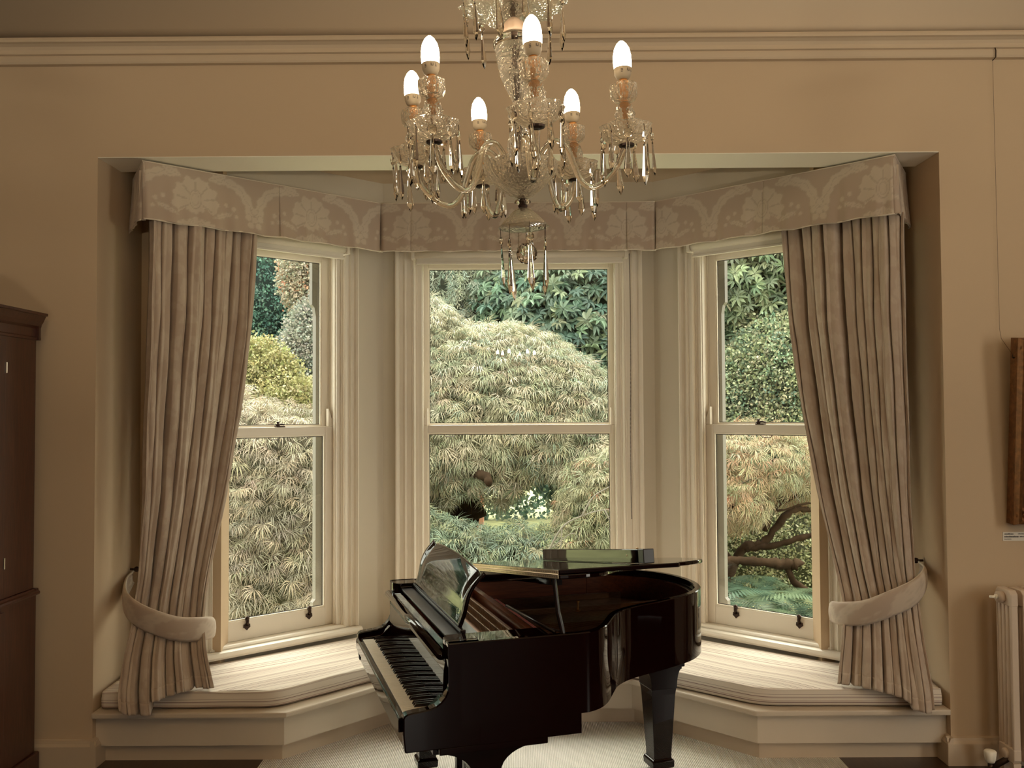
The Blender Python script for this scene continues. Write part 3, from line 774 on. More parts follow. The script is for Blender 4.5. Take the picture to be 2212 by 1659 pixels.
# ================================================================== GRAND PIANO
PA = math.radians(17.3)
piano = tag(empty('grand_piano', (-.472, 3.682, 0), PA), 'black lacquered baby grand piano with lid propped slightly open', 'piano')
ZT, ZB = 1.02, .685
outline = [(.165,-.112),(.40,-.114),(.62,-.114),(.74,-.112),(.79,-.103),(.845,-.072),(.895,-.020),(.94,.045),(.985,.115),(1.035,.185),(1.11,.247),(1.21,.298),(1.33,.345),(1.46,.405),(1.555,.455),(1.64,.530),(1.705,.620),(1.742,.730),(1.752,.850),(1.740,.960),(1.705,1.065),(1.64,1.165),(1.55,1.255),(1.44,1.312),(1.34,1.333),(1.2,1.336),(.165,1.336)]
def dense(pts, n):
    Q = np.array(smooth_path(pts, n)); return Q
OUT = dense(outline, 140)
def inset(Q, d):
    t = np.gradient(Q, axis=0); t /= np.linalg.norm(t, axis=1)[:, None]; return Q+np.stack([-t[:, 1], t[:, 0]], 1)*d
def band(name, Q, t, z0, z1, m, ch=.004):
    I = inset(Q, t); n = len(Q); O2 = inset(Q, ch); I2 = inset(Q, t-ch)
    rows = [(Q, z0), (Q, z1-ch), (O2, z1), (I2, z1), (I, z1-ch), (I, z0)]
    X = np.array([np.concatenate([q, np.full((n, 1), z)], 1) for q, z in rows+[rows[0]]])
    o = grid_mesh(name, X, m, piano, smooth=False, flip=True)
    return o
rim = band('rim', OUT, .034, ZB, ZT, M['black'])
me = rim.data; me.polygons.foreach_set('use_smooth', [True]*len(me.polygons))
wn = rim.modifiers.new('split', 'EDGE_SPLIT'); wn.split_angle = .5
IN = inset(OUT, .0345); ir = band('inner_rim', IN, .022, .72, .985, M['mahog'])
# sound-board and bronze plate with bracing, strings, dampers
SB = inset(OUT, .055)
b = MB(); b.prism([tuple(p) for p in SB[2:-2:2]], .765, .775); b.build('soundboard', M['mahog'], piano)
PLT = inset(OUT, .11)
b = MB(); b.prism([tuple(p) for p in PLT[4:-4:2]], .855, .866); b.build('plate', M['plate'], piano)
b = MB()
for y0, y1, x1 in ((.30,.36,.98),(.58,.62,1.45),(.90,.93,1.60),(1.19,1.22,1.42)):
    b.box(.60, x1, y0, y0+.028, .867, .895)
b.box(.42, .62, -.03, 1.25, .867, .885)
b.build('plate_bracing', M['plate'], piano)
b = MB()
for k in range(70):
    y = -.01+k*.0175; x1 = min(1.62, .80+.62*max(0, (y-.02))**.7)
    b.tube([(.50, y, .897), (x1, y+.0, .897)], .0011, 4)
b.build('strings', M['steel'], piano, kind='stuff')
b = MB()
for k in range(60):
    y = .02+k*.0195; b.box(.63, .70, y-.007, y+.007, .899, .925)
b.build('dampers', M['blackmatte'], piano, kind='stuff')
b = MB(); b.box(.71, .745, .25, 1.2, .8985, .904); b.build('felt_strip', M['felt'], piano)
b = MB(); b.box(.615, .63, .16, 1.24, .898, .96); b.box(.60, .63, .16, 1.24, .96, .975); b.build('damper_rail', M['mahog'], piano)
b = MB(); b.box(.42, .60, .14, 1.24, .886, .925); b.build('tuning_block', M['plate'], piano, bevel=.004)
b = MB()
for r in range(3):
    for k in range(60): b.lathe([(.0032,0),(.0032,.03),(.002,.034)], 6, (.45+.045*r, .17+k*.0178, .925))
b.build('tuning_pins', M['steel'], piano, kind='stuff')
for q in ((.20, .625, -.076, .10), (.20, .56, 1.20, 1.30)):
    b = MB(); b.box(*q, .985, 1.004); b.build('side_ledge', M['black'], piano, bevel=.003)
# cheeks with the scooped arms
arm = [(-.010,.602),(-.017,.672),(-.017,.738),(-.012,.748),(.000,.755),(.020,.758),(.055,.761),(.090,.766),(.115,.774),(.136,.788),(.152,.806),(.163,.830),(.169,.862),(.169,.900),(.165,.955),(.165,ZT)]
side = arm+[(.30,ZT),(.30,.602)]
for y0, y1, nm in ((-.1125,-.062,'treble'),(1.286,1.3365,'bass')):
    b = MB(); b.prism(side, y0, y1, 'xzy'); b.build('cheek', M['black'], piano, bevel=.005)
for y0, y1 in ((-.109,-.064),(1.288,1.333)):
    b = MB(); b.prism([(.28,.60),(.74,.60),(.74,.70),(.28,.70)], y0, y1, 'xzy'); b.build('side_rail', M['black'], piano, bevel=.004)
# rounded front corner blocks at rim height
for ys in (1, -1):
    yc = -.062 if ys > 0 else 1.286
    pts = [(.30, 0), (.30, .085*ys), (.215, .085*ys)]+[(.215-.052*math.sin(a), .035*ys+.05*ys*math.cos(a)) for a in [PI/2*k/6 for k in range(7)]]+[(.163, 0)]
    b = MB(); b.prism([(x, yc+y) for x, y in pts], .93, ZT+.001); b.build('corner_block', M['black'], piano, bevel=.003)
# keybed, key slip, key blocks
b = MB(); b.box(-.006, .62, -.062, 1.286, .602, .668); b.build('keybed', M['black'], piano, bevel=.004)
b = MB(); b.box(-.028, -.004, -.0615, 1.2855, .670, .722); b.prism([(-.028,.722),(-.004,.722),(-.004,.728),(-.022,.728)], -.0615, 1.2855, 'xzy'); b.build('key_slip', M['black'], piano, bevel=.003)
for y0, y1 in ((-.061,-.004),(1.229,1.285)):
    b = MB(); b.prism([(-.003,.67),(.15,.67),(.15,.79),(.10,.745),(.02,.738),(-.003,.732)], y0, y1, 'xzy'); b.build('key_block', M['black'], piano, bevel=.003)
b = MB(); b.box(.0, .16, -.003, 1.228, .669, .700); b.build('key_frame', M['mahog'], piano)
# 52 white and 36 black keys
pw = 1.225/52
b = MB(); b.box(0, .150, -.0112, .0112, .703, .730); wk = b.build('white_key', M['ivory'], piano, bevel=.0012)
for k in range(52):
    o = wk if k == 0 else dup(wk, piano); o.location = (0, (k+.5)*pw, random.uniform(-.0004, .0004))
b = MB(); vs = [(.052,-.0052,.722),(.150,-.0052,.722),(.150,.0052,.722),(.052,.0052,.722),(.062,-.0040,.7425),(.150,-.0040,.7425),(.150,.0040,.7425),(.062,.0040,.7425)]
b.add(vs, [(3,2,1,0),(4,5,6,7),(0,1,5,4),(1,2,6,5),(2,3,7,6),(3,0,4,7)]); bk = b.build('black_key', M['ebony'], piano, bevel=.001)
first = True; names = 'ABCDEFG'
for k in range(51):
    # from the treble end: white key k counted from the top C downwards
    w_ = 51-k; nm = names[w_ % 7]        # key above the gap
    if names[(w_-1) % 7] in 'ACDFG':
        o = bk if first else dup(bk, piano); first = False; o.location = (0, (k+1)*pw, 0)
# fallboard with rolled lip, shelf, music desk
fb = [(.150,.735),(.160,.735),(.190,.900),(.205,.965),(.190,.985),(.170,.965),(.158,.900)]
b = MB(); b.prism(fb, -.0605, 1.2845, 'xzy'); b.build('fallboard', M['black'], piano, bevel=.003)
b = MB(); b.smooth = True; b.prism([(.150+.022*math.cos(a), .958+.016*math.sin(a)) for a in [2*PI*k/14 for k in range(14)]], -.058, 1.282, 'xzy'); b.build('fallboard_lip', M['black'], piano)
b = MB(); b.box(.205, .275, -.015, 1.235, .985, .997); b.box(.275, .345, .09, 1.235, .992, 1.003); b.build('desk_slide', M['blackmatte'], piano, bevel=.003)
b = MB(); b.box(.268, .292, .10, 1.22, 1.0035, 1.018); b.build('desk_rail', M['blackmatte'], piano, bevel=.003)
# S-curved music desk
nu, nv = 60, 26
ys = np.linspace(.150, 1.165, nu); X = np.zeros((nv, nu, 3))
for i in range(nv):
    t = i/(nv-1)
    s = np.linspace(-1, 1, nu)
    crest = .212+.030*np.abs(np.cos(s*PI/2))**.7-.018*np.exp(-((np.abs(s)-.90)/.06)**2)+.018*np.exp(-((np.abs(s)-1.0)/.05)**2)
    zz = 1.015+crest*t
    xx = .285+.105*t-.020*math.sin(PI*t*1.0)+.008*math.sin(2*PI*t)
    X[i, :, 0] = xx; X[i, :, 1] = ys+(-.012*t*np.sign(-s)*np.abs(s)**6)*0+.02*s*t; X[i, :, 2] = zz
desk = grid_mesh('music_desk', X, M['black'], piano); so = desk.modifiers.new('t', 'SOLIDIFY'); so.thickness = .014; so.offset = -1
for y in (.35, .95):
    b = MB(); b.box(.315, .345, y-.012, y+.012, 1.0035, 1.012); b.tube([(.34, y, 1.010), (.355, y, 1.10)], .004, 6); b.build('desk_strut', M['brass'], piano)
# lid, hinged along the spine and held a little open, its front flap folded back on top
TILT = math.atan(.140)
HY, HZ = 1.336, 1.045
def lidp(x, y, h):   # point on the lid plane: height h above its underside
    d = HY-y
    return (x, HY-d*math.cos(TILT)+h*math.sin(TILT), HZ+d*math.sin(TILT)+h*math.cos(TILT))
LO = inset(OUT, -.014)
poly = [(.643, -.125)]+[(x, y) for x, y in LO if x > .66 and y < 1.30]+[(1.30, 1.336), (.643, 1.336)]
# keep order: along the bentside from the front to the tail and back up the spine
n = len(poly)
b = MB(); vs = [lidp(x, y, 0) for x, y in poly]+[lidp(x, y, .020) for x, y in poly]
b.add(vs, [tuple(range(n))[::-1], tuple(range(n, 2*n))]+[(i, (i+1) % n, n+(i+1) % n, n+i) for i in range(n)])
lid = b.build('lid', M['black'], piano, bevel=.005)
fl = [(.643,-.125),(1.195,-.130),(1.21,-.118),(1.21,1.336),(.643,1.336)]
n = len(fl); b = MB(); b.add([lidp(x, y, .0215) for x, y in fl]+[lidp(x, y, .041) for x, y in fl], [tuple(range(n))[::-1], tuple(range(n, 2*n))]+[(i, (i+1) % n, n+(i+1) % n, n+i) for i in range(n)])
b.build('front_flap', M['black'], lid, bevel=.004)
b = MB()
for h0, h1 in ((.003,.0185),(.0225,.038)):
    q = [(.6405,-.118),(.6405,1.32)]
    vs = [lidp(x, y, h) for x, y in q for h in (h0, h1)]+[lidp(.6428, y, h) for y in (-.118,1.32) for h in (h0, h1)]
    b.add(vs, [(0,1,3,2),(4,6,7,5),(0,4,5,1),(2,3,7,6),(1,5,7,3),(0,2,6,4)])
b.tube([lidp(.640,-.118,.0205), lidp(.640,1.32,.0205)], .0026, 8)
b.build('piano_hinge', M['gold'], lid)
b = MB()
for k in range(60):
    for h in (.0105, .030):
        p = lidp(.6402, -.10+k*.0242, h); b.lathe([(.0026,-.0004),(.0026,.0004)], 6, (0,0,0), Matrix.Translation(p) @ Matrix.Rotation(PI/2, 4, 'Y'))
b.build('hinge_screws', M['darkmetal'], lid, kind='stuff')
# under-lid batten, short prop, long prop lying inside, small prop
b = MB()
vs = [lidp(x, y, h) for y in (.0, 1.25) for x, h in ((.66,-.002),(.66,-.030),(.70,-.030),(.70,-.002))]
b.add(vs, [(0,1,2,3),(7,6,5,4),(0,4,5,1),(1,5,6,2),(2,6,7,3),(3,7,4,0)]); b.build('lid_batten', M['black'], lid)
b = MB(); b.tube([(.672,-.090,.99), (.655,-.060,1.10), lidp(.650,-.040,-.002)], [.011,.010,.009], 8); b.build('short_prop', M['blackmatte'], piano)
b = MB(); b.smooth = True; b.tube([(.612,.560,1.004),(.640,-.055,1.018)], .0075, 10); b.build('long_prop', M['blackmatte'], piano)
b = MB(); b.tube([(.668,.075,1.000),(.676,-.050,1.014)], .004, 8); b.build('small_prop', M['blackmatte'], piano)
b = MB(); b.lathe([(.012,0),(.012,.004),(.005,.008),(.005,.04),(.009,.044),(.009,.05)], 10, (.93,.42,.986)); b.build('rim_pin', M['brass'], piano)
# belly beams, leg plates, legs
def leg(cx, cy, s_top, s_bot, br, plate):
    b = MB(); z0, z1 = .06, .60
    secs = [(s_bot*1.12, .022),(s_bot*1.2,.03),(s_bot*1.22,.06),(s_bot*1.12,.068),(s_bot*1.0,.072),(s_bot*1.0,.10),(s_top*.93,.42),(s_top,.455)]
    cur = [(s_top*1.02,.468),(s_top*1.10,.485),(s_top*1.24,.505),(s_top*1.5,.525),(s_top*1.5+br*.5,.54),(s_top*1.5+br,.547)]
    vs = []; fs = []
    for s, z in secs: vs += [(cx-s, cy-s, z), (cx+s, cy-s, z), (cx+s, cy+s, z), (cx-s, cy+s, z)]
    for i in range(len(secs)-1):
        for k in range(4): fs.append((i*4+k, i*4+(k+1) % 4, (i+1)*4+(k+1) % 4, (i+1)*4+k))
    fs += [(3,2,1,0), tuple(range(len(vs)-4, len(vs)))]
    b.add(vs, fs)
    o = b.build('leg', M['black'], piano, bevel=.003)
    # concave brackets either side of the leg head
    b = MB()
    cap = [(-s_top*1.02,.455),(s_top*1.02,.455)]+[(s_top+br*(1-math.cos(a)), .455+.10*math.sin(a)) for a in [PI/2*k/8 for k in range(9)]]+[(s_top+br,.575),(-s_top-br,.575)]+[(-s_top-br*(1-math.cos(a)), .455+.10*math.sin(a)) for a in [PI/2*k/8 for k in range(8, -1, -1)]]
    b.prism([(cx+x, z) for x, z in cap], cy-s_top*1.05, cy+s_top*1.05, 'xzy')
    b.build('leg_bracket', M['black'], piano, bevel=.003)
    b = MB(); x0, x1, y0, y1, zz = plate; b.box(x0, x1, y0, y1, .575, zz); b.build('leg_plate', M['black'], piano, bevel=.004)
    b = MB(); b.lathe([(.0,.0),(.018,.002),(.018,.020),(.010,.0215)], 10, (cx, cy, 0)); b.build('caster', M['brass'], o)
leg(.345, .030, .062, .048, .165, (.13,.59,-.108,.16,.605))
leg(.345, 1.225, .058, .046, .04, (.20,.50,1.10,1.33,.605))
leg(1.555, .835, .075, .052, .030, (1.40,1.66,.72,1.00,.66))
b = MB(); b.box(.30, 1.30, .58, .66, .69, .764); b.box(.60, 1.35, 1.05, 1.12, .69, .764); b.prism([(.62,.1),(.70,.1),(1.15,.55),(1.1,.62)], .69, .764); b.build('belly_beam', M['mahog'], piano)
b = MB(); b.box(1.36, 1.70, .68, 1.05, .6605, .70); b.build('tail_block', M['black'], piano, bevel=.004)
# pedal lyre
b = MB(); b.box(.36, .50, .44, .80, .575, .601); b.build('lyre_plate', M['black'], piano)
for y in (.53, .69):
    b = MB(); b.box(.385, .415, y-.022, y+.022, .14, .575); b.build('lyre_post', M['black'], piano, bevel=.004)
b = MB(); b.box(.355, .445, .46, .76, .085, .14); b.build('pedal_box', M['black'], piano, bevel=.005)
for y in (.54, .61, .68):
    b = MB(); b.prism([(.22, y-.018), (.26, y-.022), (.31, y-.010), (.356, y-.008), (.356, y+.008), (.31, y+.010), (.26, y+.022), (.22, y+.018)], .092, .102); b.build('pedal', M['brass'], piano, bevel=.003)
for y in (.53, .69):
    b = MB(); b.tube([(.44, y, .12), (.80, y, .60)], .007, 8); b.build('lyre_brace', M['brass'], piano)

# long lacquered box lying across the folded lid
MP = Matrix.Translation((-.472, 3.682, 0)) @ Matrix.Rotation(PA, 4, 'Z')
q0 = Vector(lidp(1.00, 1.06, .0425)); q1 = Vector(lidp(1.09, -.062, .0425)); ax = (q1-q0); L = ax.length; ax.normalize()
up = Vector((0, math.sin(TILT), math.cos(TILT))); up = (up-ax*up.dot(ax)).normalized(); ot = ax.cross(up)*-1
R4 = Matrix((ax, ot if ax.cross(ot).dot(up) > 0 else -ot, up)).transposed().to_4x4(); R4.translation = q0
W4 = MP @ R4
case = tag(empty('lacquered_box'), 'long shiny black box lying on the folded piano lid', 'box'); case.matrix_world = W4
b = MB(); b.box(0, L-.05, -.026, .026, 0, .062); b.build('box_body', M['black'], case, bevel=.003)
b = MB(); b.box(L-.049, L, -.027, .027, 0, .063); b.build('end_cap', M['blackmatte'], case, bevel=.003)
b = MB(); b.box(L-.30, L-.06, -.0285, -.0265, .006, .056); b.box(L-.30, L-.06, .0265, .0285, .006, .056); b.build('side_plate', M['black'], case)
b = MB(); b.lathe([(.006,0),(.006,.004),(0,.006)], 8, (L-.10, 0, .0625)); b.build('stud', M['brass'], case)
b = MB()
for s in (-1, 1): b.lathe([(0,-.0015),(.005,0),(0,.0015)], 8, (0, 0, 0), Matrix.Translation((L-.15, s*.029, .034)) @ Matrix.Rotation(PI/2, 4, 'X'))
b.build('keyhole', M['gold'], case)
# ================================================================== CHANDELIER
CX, CY, CZ = .013, 1.965, 2.475
chand = tag(empty('chandelier', (CX, CY, CZ)), 'cut-glass chandelier with six lit candle bulbs and hanging crystal drops', 'chandelier')
chand.rotation_euler = (0, -.042, 0)
CI = (Matrix.Translation((CX, CY, CZ)) @ Matrix.Rotation(-.042, 4, 'Y')).inverted()
def cut_lathe(b, prof, n, amp, rows=None):
    """lathe whose surface is broken into diamond facets"""
    zs = [p[1] for p in prof]; m = rows or len(prof)
    zz = np.linspace(zs[0], zs[-1], m); rr = np.interp(zz, zs, [p[0] for p in prof])
    vs = []; fs = []
    for i in range(m):
        for k in range(n):
            a = 2*PI*(k+.5*(i % 2))/n; r = rr[i]*(1+amp*(1 if i % 2 else -1)) if 0 < i < m-1 else rr[i]
            vs.append((r*math.cos(a), r*math.sin(a), zz[i]))
    for i in range(m-1):
        for k in range(n):
            k1 = (k+1) % n
            if i % 2 == 0: fs += [(i*n+k, i*n+k1, (i+1)*n+k), (i*n+k1, (i+1)*n+k1, (i+1)*n+k)]
            else: fs += [(i*n+k, (i+1)*n+k1, (i+1)*n+k), (i*n+k, i*n+k1, (i+1)*n+k1)]
    fs += [tuple(range(n))[::-1], tuple(range((m-1)*n, m*n))]
    b.add(vs, fs)
def dish(b, outer, t, n, lobes, amp, c=(0, 0, 0)):
    inner = [(max(r-t, .002), z+t*.7) for r, z in outer][::-1]
    b.lathe(outer+inner+[outer[0]], n, c, lobes=lobes, amp=amp)
# hanging crystals: an octagonal bead and a faceted spear on wire loops
def drop_mesh(name, bead, L, wdt, gap=.0):
    b = MB()
    z = -.006-gap
    if bead == 'oct':
        for s in (0,):
            b.lathe([(0,-.0095),(.0062,-.0075),(.0090,-.003),(.0090,.003),(.0062,.0075),(0,.0095)], 8, (0, 0, z-.0095), Matrix.Diagonal((1, .55, 1, 1)))
        z -= .022
    elif bead == 'pear':
        b.lathe([(0,-.014),(.0045,-.009),(.0055,-.003),(.003,.006),(0,.010)], 6, (0, 0, z-.012), Matrix.Diagonal((1, .6, 1, 1))); z -= .029
    w = wdt
    b.lathe([(0,-L),(w*.55,-L*.90),(w,-L*.76),(w*.62,-L*.35),(w*.38,-L*.06),(w*.42,-L*.02),(0,0)], 6, (0, 0, z), Matrix.Diagonal((1, .62, 1, 1)))
    b.cur = 1
    b.tube([(0, 0, .004), (.001, 0, z if bead is None else -.008-gap)], .0007, 4)
    if bead: b.tube([(0, 0, z+.004), (0, 0, z-.005)], .0008, 4)
    return b
drops = {}
def hang(parent, kind, p, rz, sc=1.0, name='crystal_drop'):
    if kind not in drops:
        par = {'a': ('oct', .076, .0080), 'b': ('pear', .080, .0082), 'c': (None, .092, .0085), 'l': ('oct', .095, .0078, .012), 'm': ('pear', .098, .0078, .02), 't': ('oct', .088, .0085)}[kind]
        o = drop_mesh(name, *par).build(name, [M['crystal'], M['darkmetal']], parent); drops[kind] = o
    else:
        o = drops[kind].copy(); COL.objects.link(o); o.parent = parent
    o.location = p; o.rotation_euler = (random.uniform(-.05, .05), random.uniform(-.05, .05), rz); o.scale = (sc, sc, sc)
    return o
def loc(z): return z-CZ
# -- central stem, from the pendant at the bottom up
b = MB(); b.lathe([(.0055, loc(2.392)), (.0055, loc(2.445))], 12); b.lathe([(.009, loc(2.402)), (.011, loc(2.406)), (.009, loc(2.410))], 12)
b.lathe([(.005, loc(2.49)), (.005, loc(2.87))], 10); b.build('stem', M['darkmetal'], chand)
b = MB(); b.smooth = True
dish(b, [(.006, loc(2.402)), (.020, loc(2.396)), (.036, loc(2.381)), (.049, loc(2.366)), (.056, loc(2.358))][::-1], .003, 48, 12, .03); b.build('pendant_dome', M['cut'], chand)
me = bpy.data.meshes.new('pendant_ball'); bm = bmesh.new(); bmesh.ops.create_icosphere(bm, subdivisions=2, radius=.0245); bm.to_mesh(me); bm.free()
me.materials.append(M['crystal']); o = bpy.data.objects.new('pendant_ball', me); COL.objects.link(o); o.parent = chand; o.location = (.004, 0, loc(2.300))
b = MB(); b.tube([(.004, 0, .0), (.004, 0, .068)], .004, 8); q = b.build('ball_hook', M['crystal'], o)
for k in range(7):
    a = 2*PI*k/7+.45; hang(chand, 'l' if k % 2 else 'm', (.052*math.cos(a), .052*math.sin(a), loc(2.357)), a+PI/2, random.uniform(.92, 1.06))
b = MB()
dish(b, [(.012, loc(2.422)), (.030, loc(2.431)), (.054, loc(2.451)), (.073, loc(2.474)), (.081, loc(2.494)), (.083, loc(2.500))], .005, 40, 10, .035); b.build('hub_bowl', M['cut'], chand)
b = MB(); cut_lathe(b, [(.010, loc(2.409)), (.022, loc(2.415)), (.012, loc(2.421))], 12, .06, 4); b.build('cut_bowl_base', M['crystal'], chand)
b = MB(); b.lathe([(.012, loc(2.452)), (.028, loc(2.460)), (.034, loc(2.468)), (.034, loc(2.490)), (.028, loc(2.500)), (.012, loc(2.506))], 8); b.build('arm_hub', M['darkmetal'], chand)
b = MB(); cut_lathe(b, [(.014, loc(2.507)), (.024, loc(2.520)), (.030, loc(2.540)), (.022, loc(2.562)), (.016, loc(2.585)), (.024, loc(2.606)), (.016, loc(2.626)), (.012, loc(2.636))], 12, .05, 15); b.build('stem_baluster', M['cut'], chand)
b = MB(); b.lathe([(.011, loc(2.637)), (.014, loc(2.646)), (.022, loc(2.664)), (.030, loc(2.682)), (.0352, loc(2.700))], 48, lobes=16, amp=.035); b.build('urn_fluted_base', M['cut'], chand)
b = MB(); cut_lathe(b, [(.0355, loc(2.701)), (.040, loc(2.720)), (.0435, loc(2.745)), (.0445, loc(2.762))], 22, .03, 11); b.build('urn', M['cut'], chand)
b = MB(); b.smooth = True; b.lathe([(.040, loc(2.7625)), (.0475, loc(2.763)), (.0490, loc(2.770)), (.0475, loc(2.778)), (.033, loc(2.781))], 40); b.build('urn_rim', M['crystal'], chand)
b = MB(); cut_lathe(b, [(.031, loc(2.7815)), (.034, loc(2.786)), (.030, loc(2.791))], 18, .05, 3); b.build('bead_ring', M['cut'], chand)
b = MB(); b.smooth = True; b.lathe([(.028, loc(2.7915)), (.027, loc(2.800)), (.023, loc(2.814)), (.014, loc(2.824)), (.008, loc(2.828))], 40, lobes=12, amp=.03); b.build('frosted_bell', mat('frosted_glass', (.72, .52, .38), .35, spec=.6), chand)
b = MB(); cut_lathe(b, [(.010, loc(2.8285)), (.024, loc(2.838)), (.028, loc(2.850)), (.020, loc(2.864)), (.010, loc(2.870))], 12, .06, 8); b.build('cut_ball', M['cut'], chand)
b = MB(); dish(b, [(.118, loc(2.858)), (.104, loc(2.868)), (.075, loc(2.878)), (.040, loc(2.884)), (.012, loc(2.888))], .004, 96, 16, .05); b.build('top_dish', M['cut'], chand)
b = MB(); cut_lathe(b, [(.012, loc(2.90)), (.03, loc(2.93)), (.02, loc(2.99)), (.03, loc(3.06)), (.012, loc(3.12))], 12, .05, 12); b.build('upper_baluster', M['cut'], chand)
b = MB(); b.tube([(0, 0, loc(2.87)), (0, 0, loc(3.2)), (.043*1.3, 0, loc(ZC)+.0)], .005, 8); b.lathe([(.07, -.03), (.07, -.01), (.02, 0)], 20, (.06, 0, loc(ZC)-.01)); b.build('hanging_rod', M['brass'], chand)
for k in range(12):
    a = 2*PI*k/12+.2; hang(chand, 't' if k % 3 else 'c', (.112*math.cos(a), .112*math.sin(a), loc(2.860)), a+PI/2, random.uniform(.92, 1.05))
# -- the six arms, each carrying its own pan, cup, sleeve and bulb
arms = [(.042, 1.736), (-.168, 1.831), (.234, 1.864), (-.227, 2.018), (.145, 2.143), (-.082, 2.196)]
cache = {}
def shared(key, parent, make, p=(0, 0, 0), rz=0):
    if key in cache: o = cache[key].copy(); COL.objects.link(o); o.parent = parent
    else: o = make(); o.parent = parent; cache[key] = o
    o.location = p; o.rotation_euler = (0, 0, rz); return o
def mk_pan():
    b = MB(); dish(b, [(.010, -.003), (.028, .001), (.043, .009), (.052, .024), (.056, .032)], .0045, 48, 8, .06); return b.build('drip_pan', M['cut'])
def mk_collar():
    b = MB(); b.lathe([(.007, -.010), (.016, -.008), (.017, -.004), (.006, -.003)], 14); return b.build('pan_collar', M['darkmetal'])
def mk_ball():
    b = MB(); cut_lathe(b, [(.008, .022), (.014, .034), (.021, .052), (.0215, .062), (.016, .077), (.010, .084)], 12, .05, 9); return b.build('glass_knop', M['cut'])
def mk_cup():
    b = MB(); vs = []
    out_ = [(.012, .0845), (.023, .090), (.0285, .100), (.0295, .112), (.0285, .122)]
    dish(b, out_, .0045, 32, 8, .04); return b.build('candle_cup', M['cut'])
def mk_sleeve():
    b = MB(); b.smooth = True; b.lathe([(.0035, .035), (.0035, .072), (.008, .0735), (.0085, .082), (.0072, .084), (.0075, .100), (.0090, .102), (.0090, .108), (.0072, .110), (.0075, .128), (.0090, .130), (.0090, .1345)], 18); return b.build('candle_sleeve', M['candle'])
def mk_cap():
    b = MB(); b.smooth = True; b.lathe([(.009, .1345), (.0145, .138), (.0178, .146), (.0186, .158)], 24)
    b.cur = 1; b.smooth = False
    for k in range(3):   # small printed marks on the cap
        a0 = -1.95+k*0; z = .1455+k*.0028
        for q in range(4):
            a = -2.05+q*.06; b.add([((.0181+.0002*k)*math.cos(a), (.0181+.0002*k)*math.sin(a), z), ((.0181+.0002*k)*math.cos(a+.06), (.0181+.0002*k)*math.sin(a+.06), z), ((.0184+.0002*k)*math.cos(a+.06), (.0184+.0002*k)*math.sin(a+.06), z+.0012), ((.0184+.0002*k)*math.cos(a), (.0184+.0002*k)*math.sin(a), z+.0012)], [(0, 1, 2, 3)])
    for (a, z, da, dz) in ((-1.30,.1475,.07,.006),(-1.18,.1475,.10,.0015),(-1.06,.1475,.05,.006),(-.80,.147,.16,.0013),(-.78,.1495,.11,.0013),(-.755,.1525,.06,.0016),(-.735,.147,.03,.0075)):
        b.add([(.0189*math.cos(a), .0189*math.sin(a), z), (.0189*math.cos(a+da), .0189*math.sin(a+da), z), (.0190*math.cos(a+da), .0190*math.sin(a+da), z+dz), (.0190*math.cos(a), .0190*math.sin(a), z+dz)], [(0, 1, 2, 3)])
    return b.build('bulb_cap', [M['cap'], M['ink']])
def mk_bulb():
    b = MB(); b.smooth = True; b.lathe([(.0184, .1582), (.0194, .172), (.0188, .186), (.0158, .200), (.0105, .210), (.0045, .216), (0, .2175)], 24); return b.build('bulb', M['bulb'])
for i, (x, y) in enumerate(arms):
    P0 = CI @ Vector((x, y, 2.515)); R = math.hypot(P0.x, P0.y); az = math.atan2(P0.y, P0.x); zt = P0.z
    k = R/.235; pr = [(.038, .012), (.046, .034), (.066, .058), (.088, .060), (.106, .042), (.120, .004), (.135, -.034), (.158, -.052), (.186, -.042), (.212, -.016), (.228, .014), (.235, zt-.006)]
    path = smooth_path([(r*k*math.cos(az), r*k*math.sin(az), z if j < 9 else z) for j, (r, z) in enumerate(pr)], 44)
    b = MB(); b.smooth = True; b.tube([tuple(p) for p in path], .0068, 12); arm_o = b.build('arm', M['crystal'], chand)
    base = (P0.x, P0.y, zt)
    tw = random.uniform(-.5, .5)
    def sub(key, mk, rz=0): return shared(key, arm_o, mk, base, rz)
    sub('pan', mk_pan, tw); sub('collar', mk_collar); sub('ball', mk_ball, tw); sub('cup', mk_cup, tw); sub('sleeve', mk_sleeve)
    sub('cap', mk_cap, tw*.5); sub('bulb', mk_bulb)
    for q in range(9):
        a = 2*PI*q/9+tw+.2
        hang(arm_o, 'abcab'[(q+i) % 5], (P0.x+.053*math.cos(a), P0.y+.053*math.sin(a), zt+.022), a+PI/2, random.uniform(.9, 1.08))

# ================================================================== CABINET
cab = tag(empty('cabinet', (-2.90, 4.2, 0)), 'tall dark wooden cabinet against the left wall with moulded cornice', 'cabinet')
cx, cy = -2.90, 4.2
fx, by, ny = -2.655-cx, 4.925-cy, 3.35-cy     # front plane, far end, near end
bx = RL+.002-cx
b = MB(); b.box(bx, fx+.012, ny-.012, by, .11, .965); b.build('lower_case', M['cab'], cab, bevel=.004)
b = MB(); b.box(bx, fx+.03, ny-.03, by+.02, 0, .11); b.build('plinth', M['cab'], cab, bevel=.008)
b = MB(); b.box(bx, fx, ny, by-.005, .999, 2.38); b.build('upper_case', M['cab'], cab, bevel=.004)
def moulding(prof, name):
    b = MB()
    b.prism([(fx+p, z) for p, z in prof]+[(bx, prof[-1][1]), (bx, prof[0][1])], ny-prof[len(prof)//2][0], by+.0, 'xzy')
    b.prism([(by+p*.4, z) for p, z in prof]+[(by-.02, prof[-1][1]), (by-.02, prof[0][1])], bx, fx+.02, 'yzx')
    return b.build(name, M['cab'], cab)
moulding([(.012,.965),(.030,.967),(.034,.976),(.030,.985),(.018,.990),(.010,.999)], 'waist_moulding')
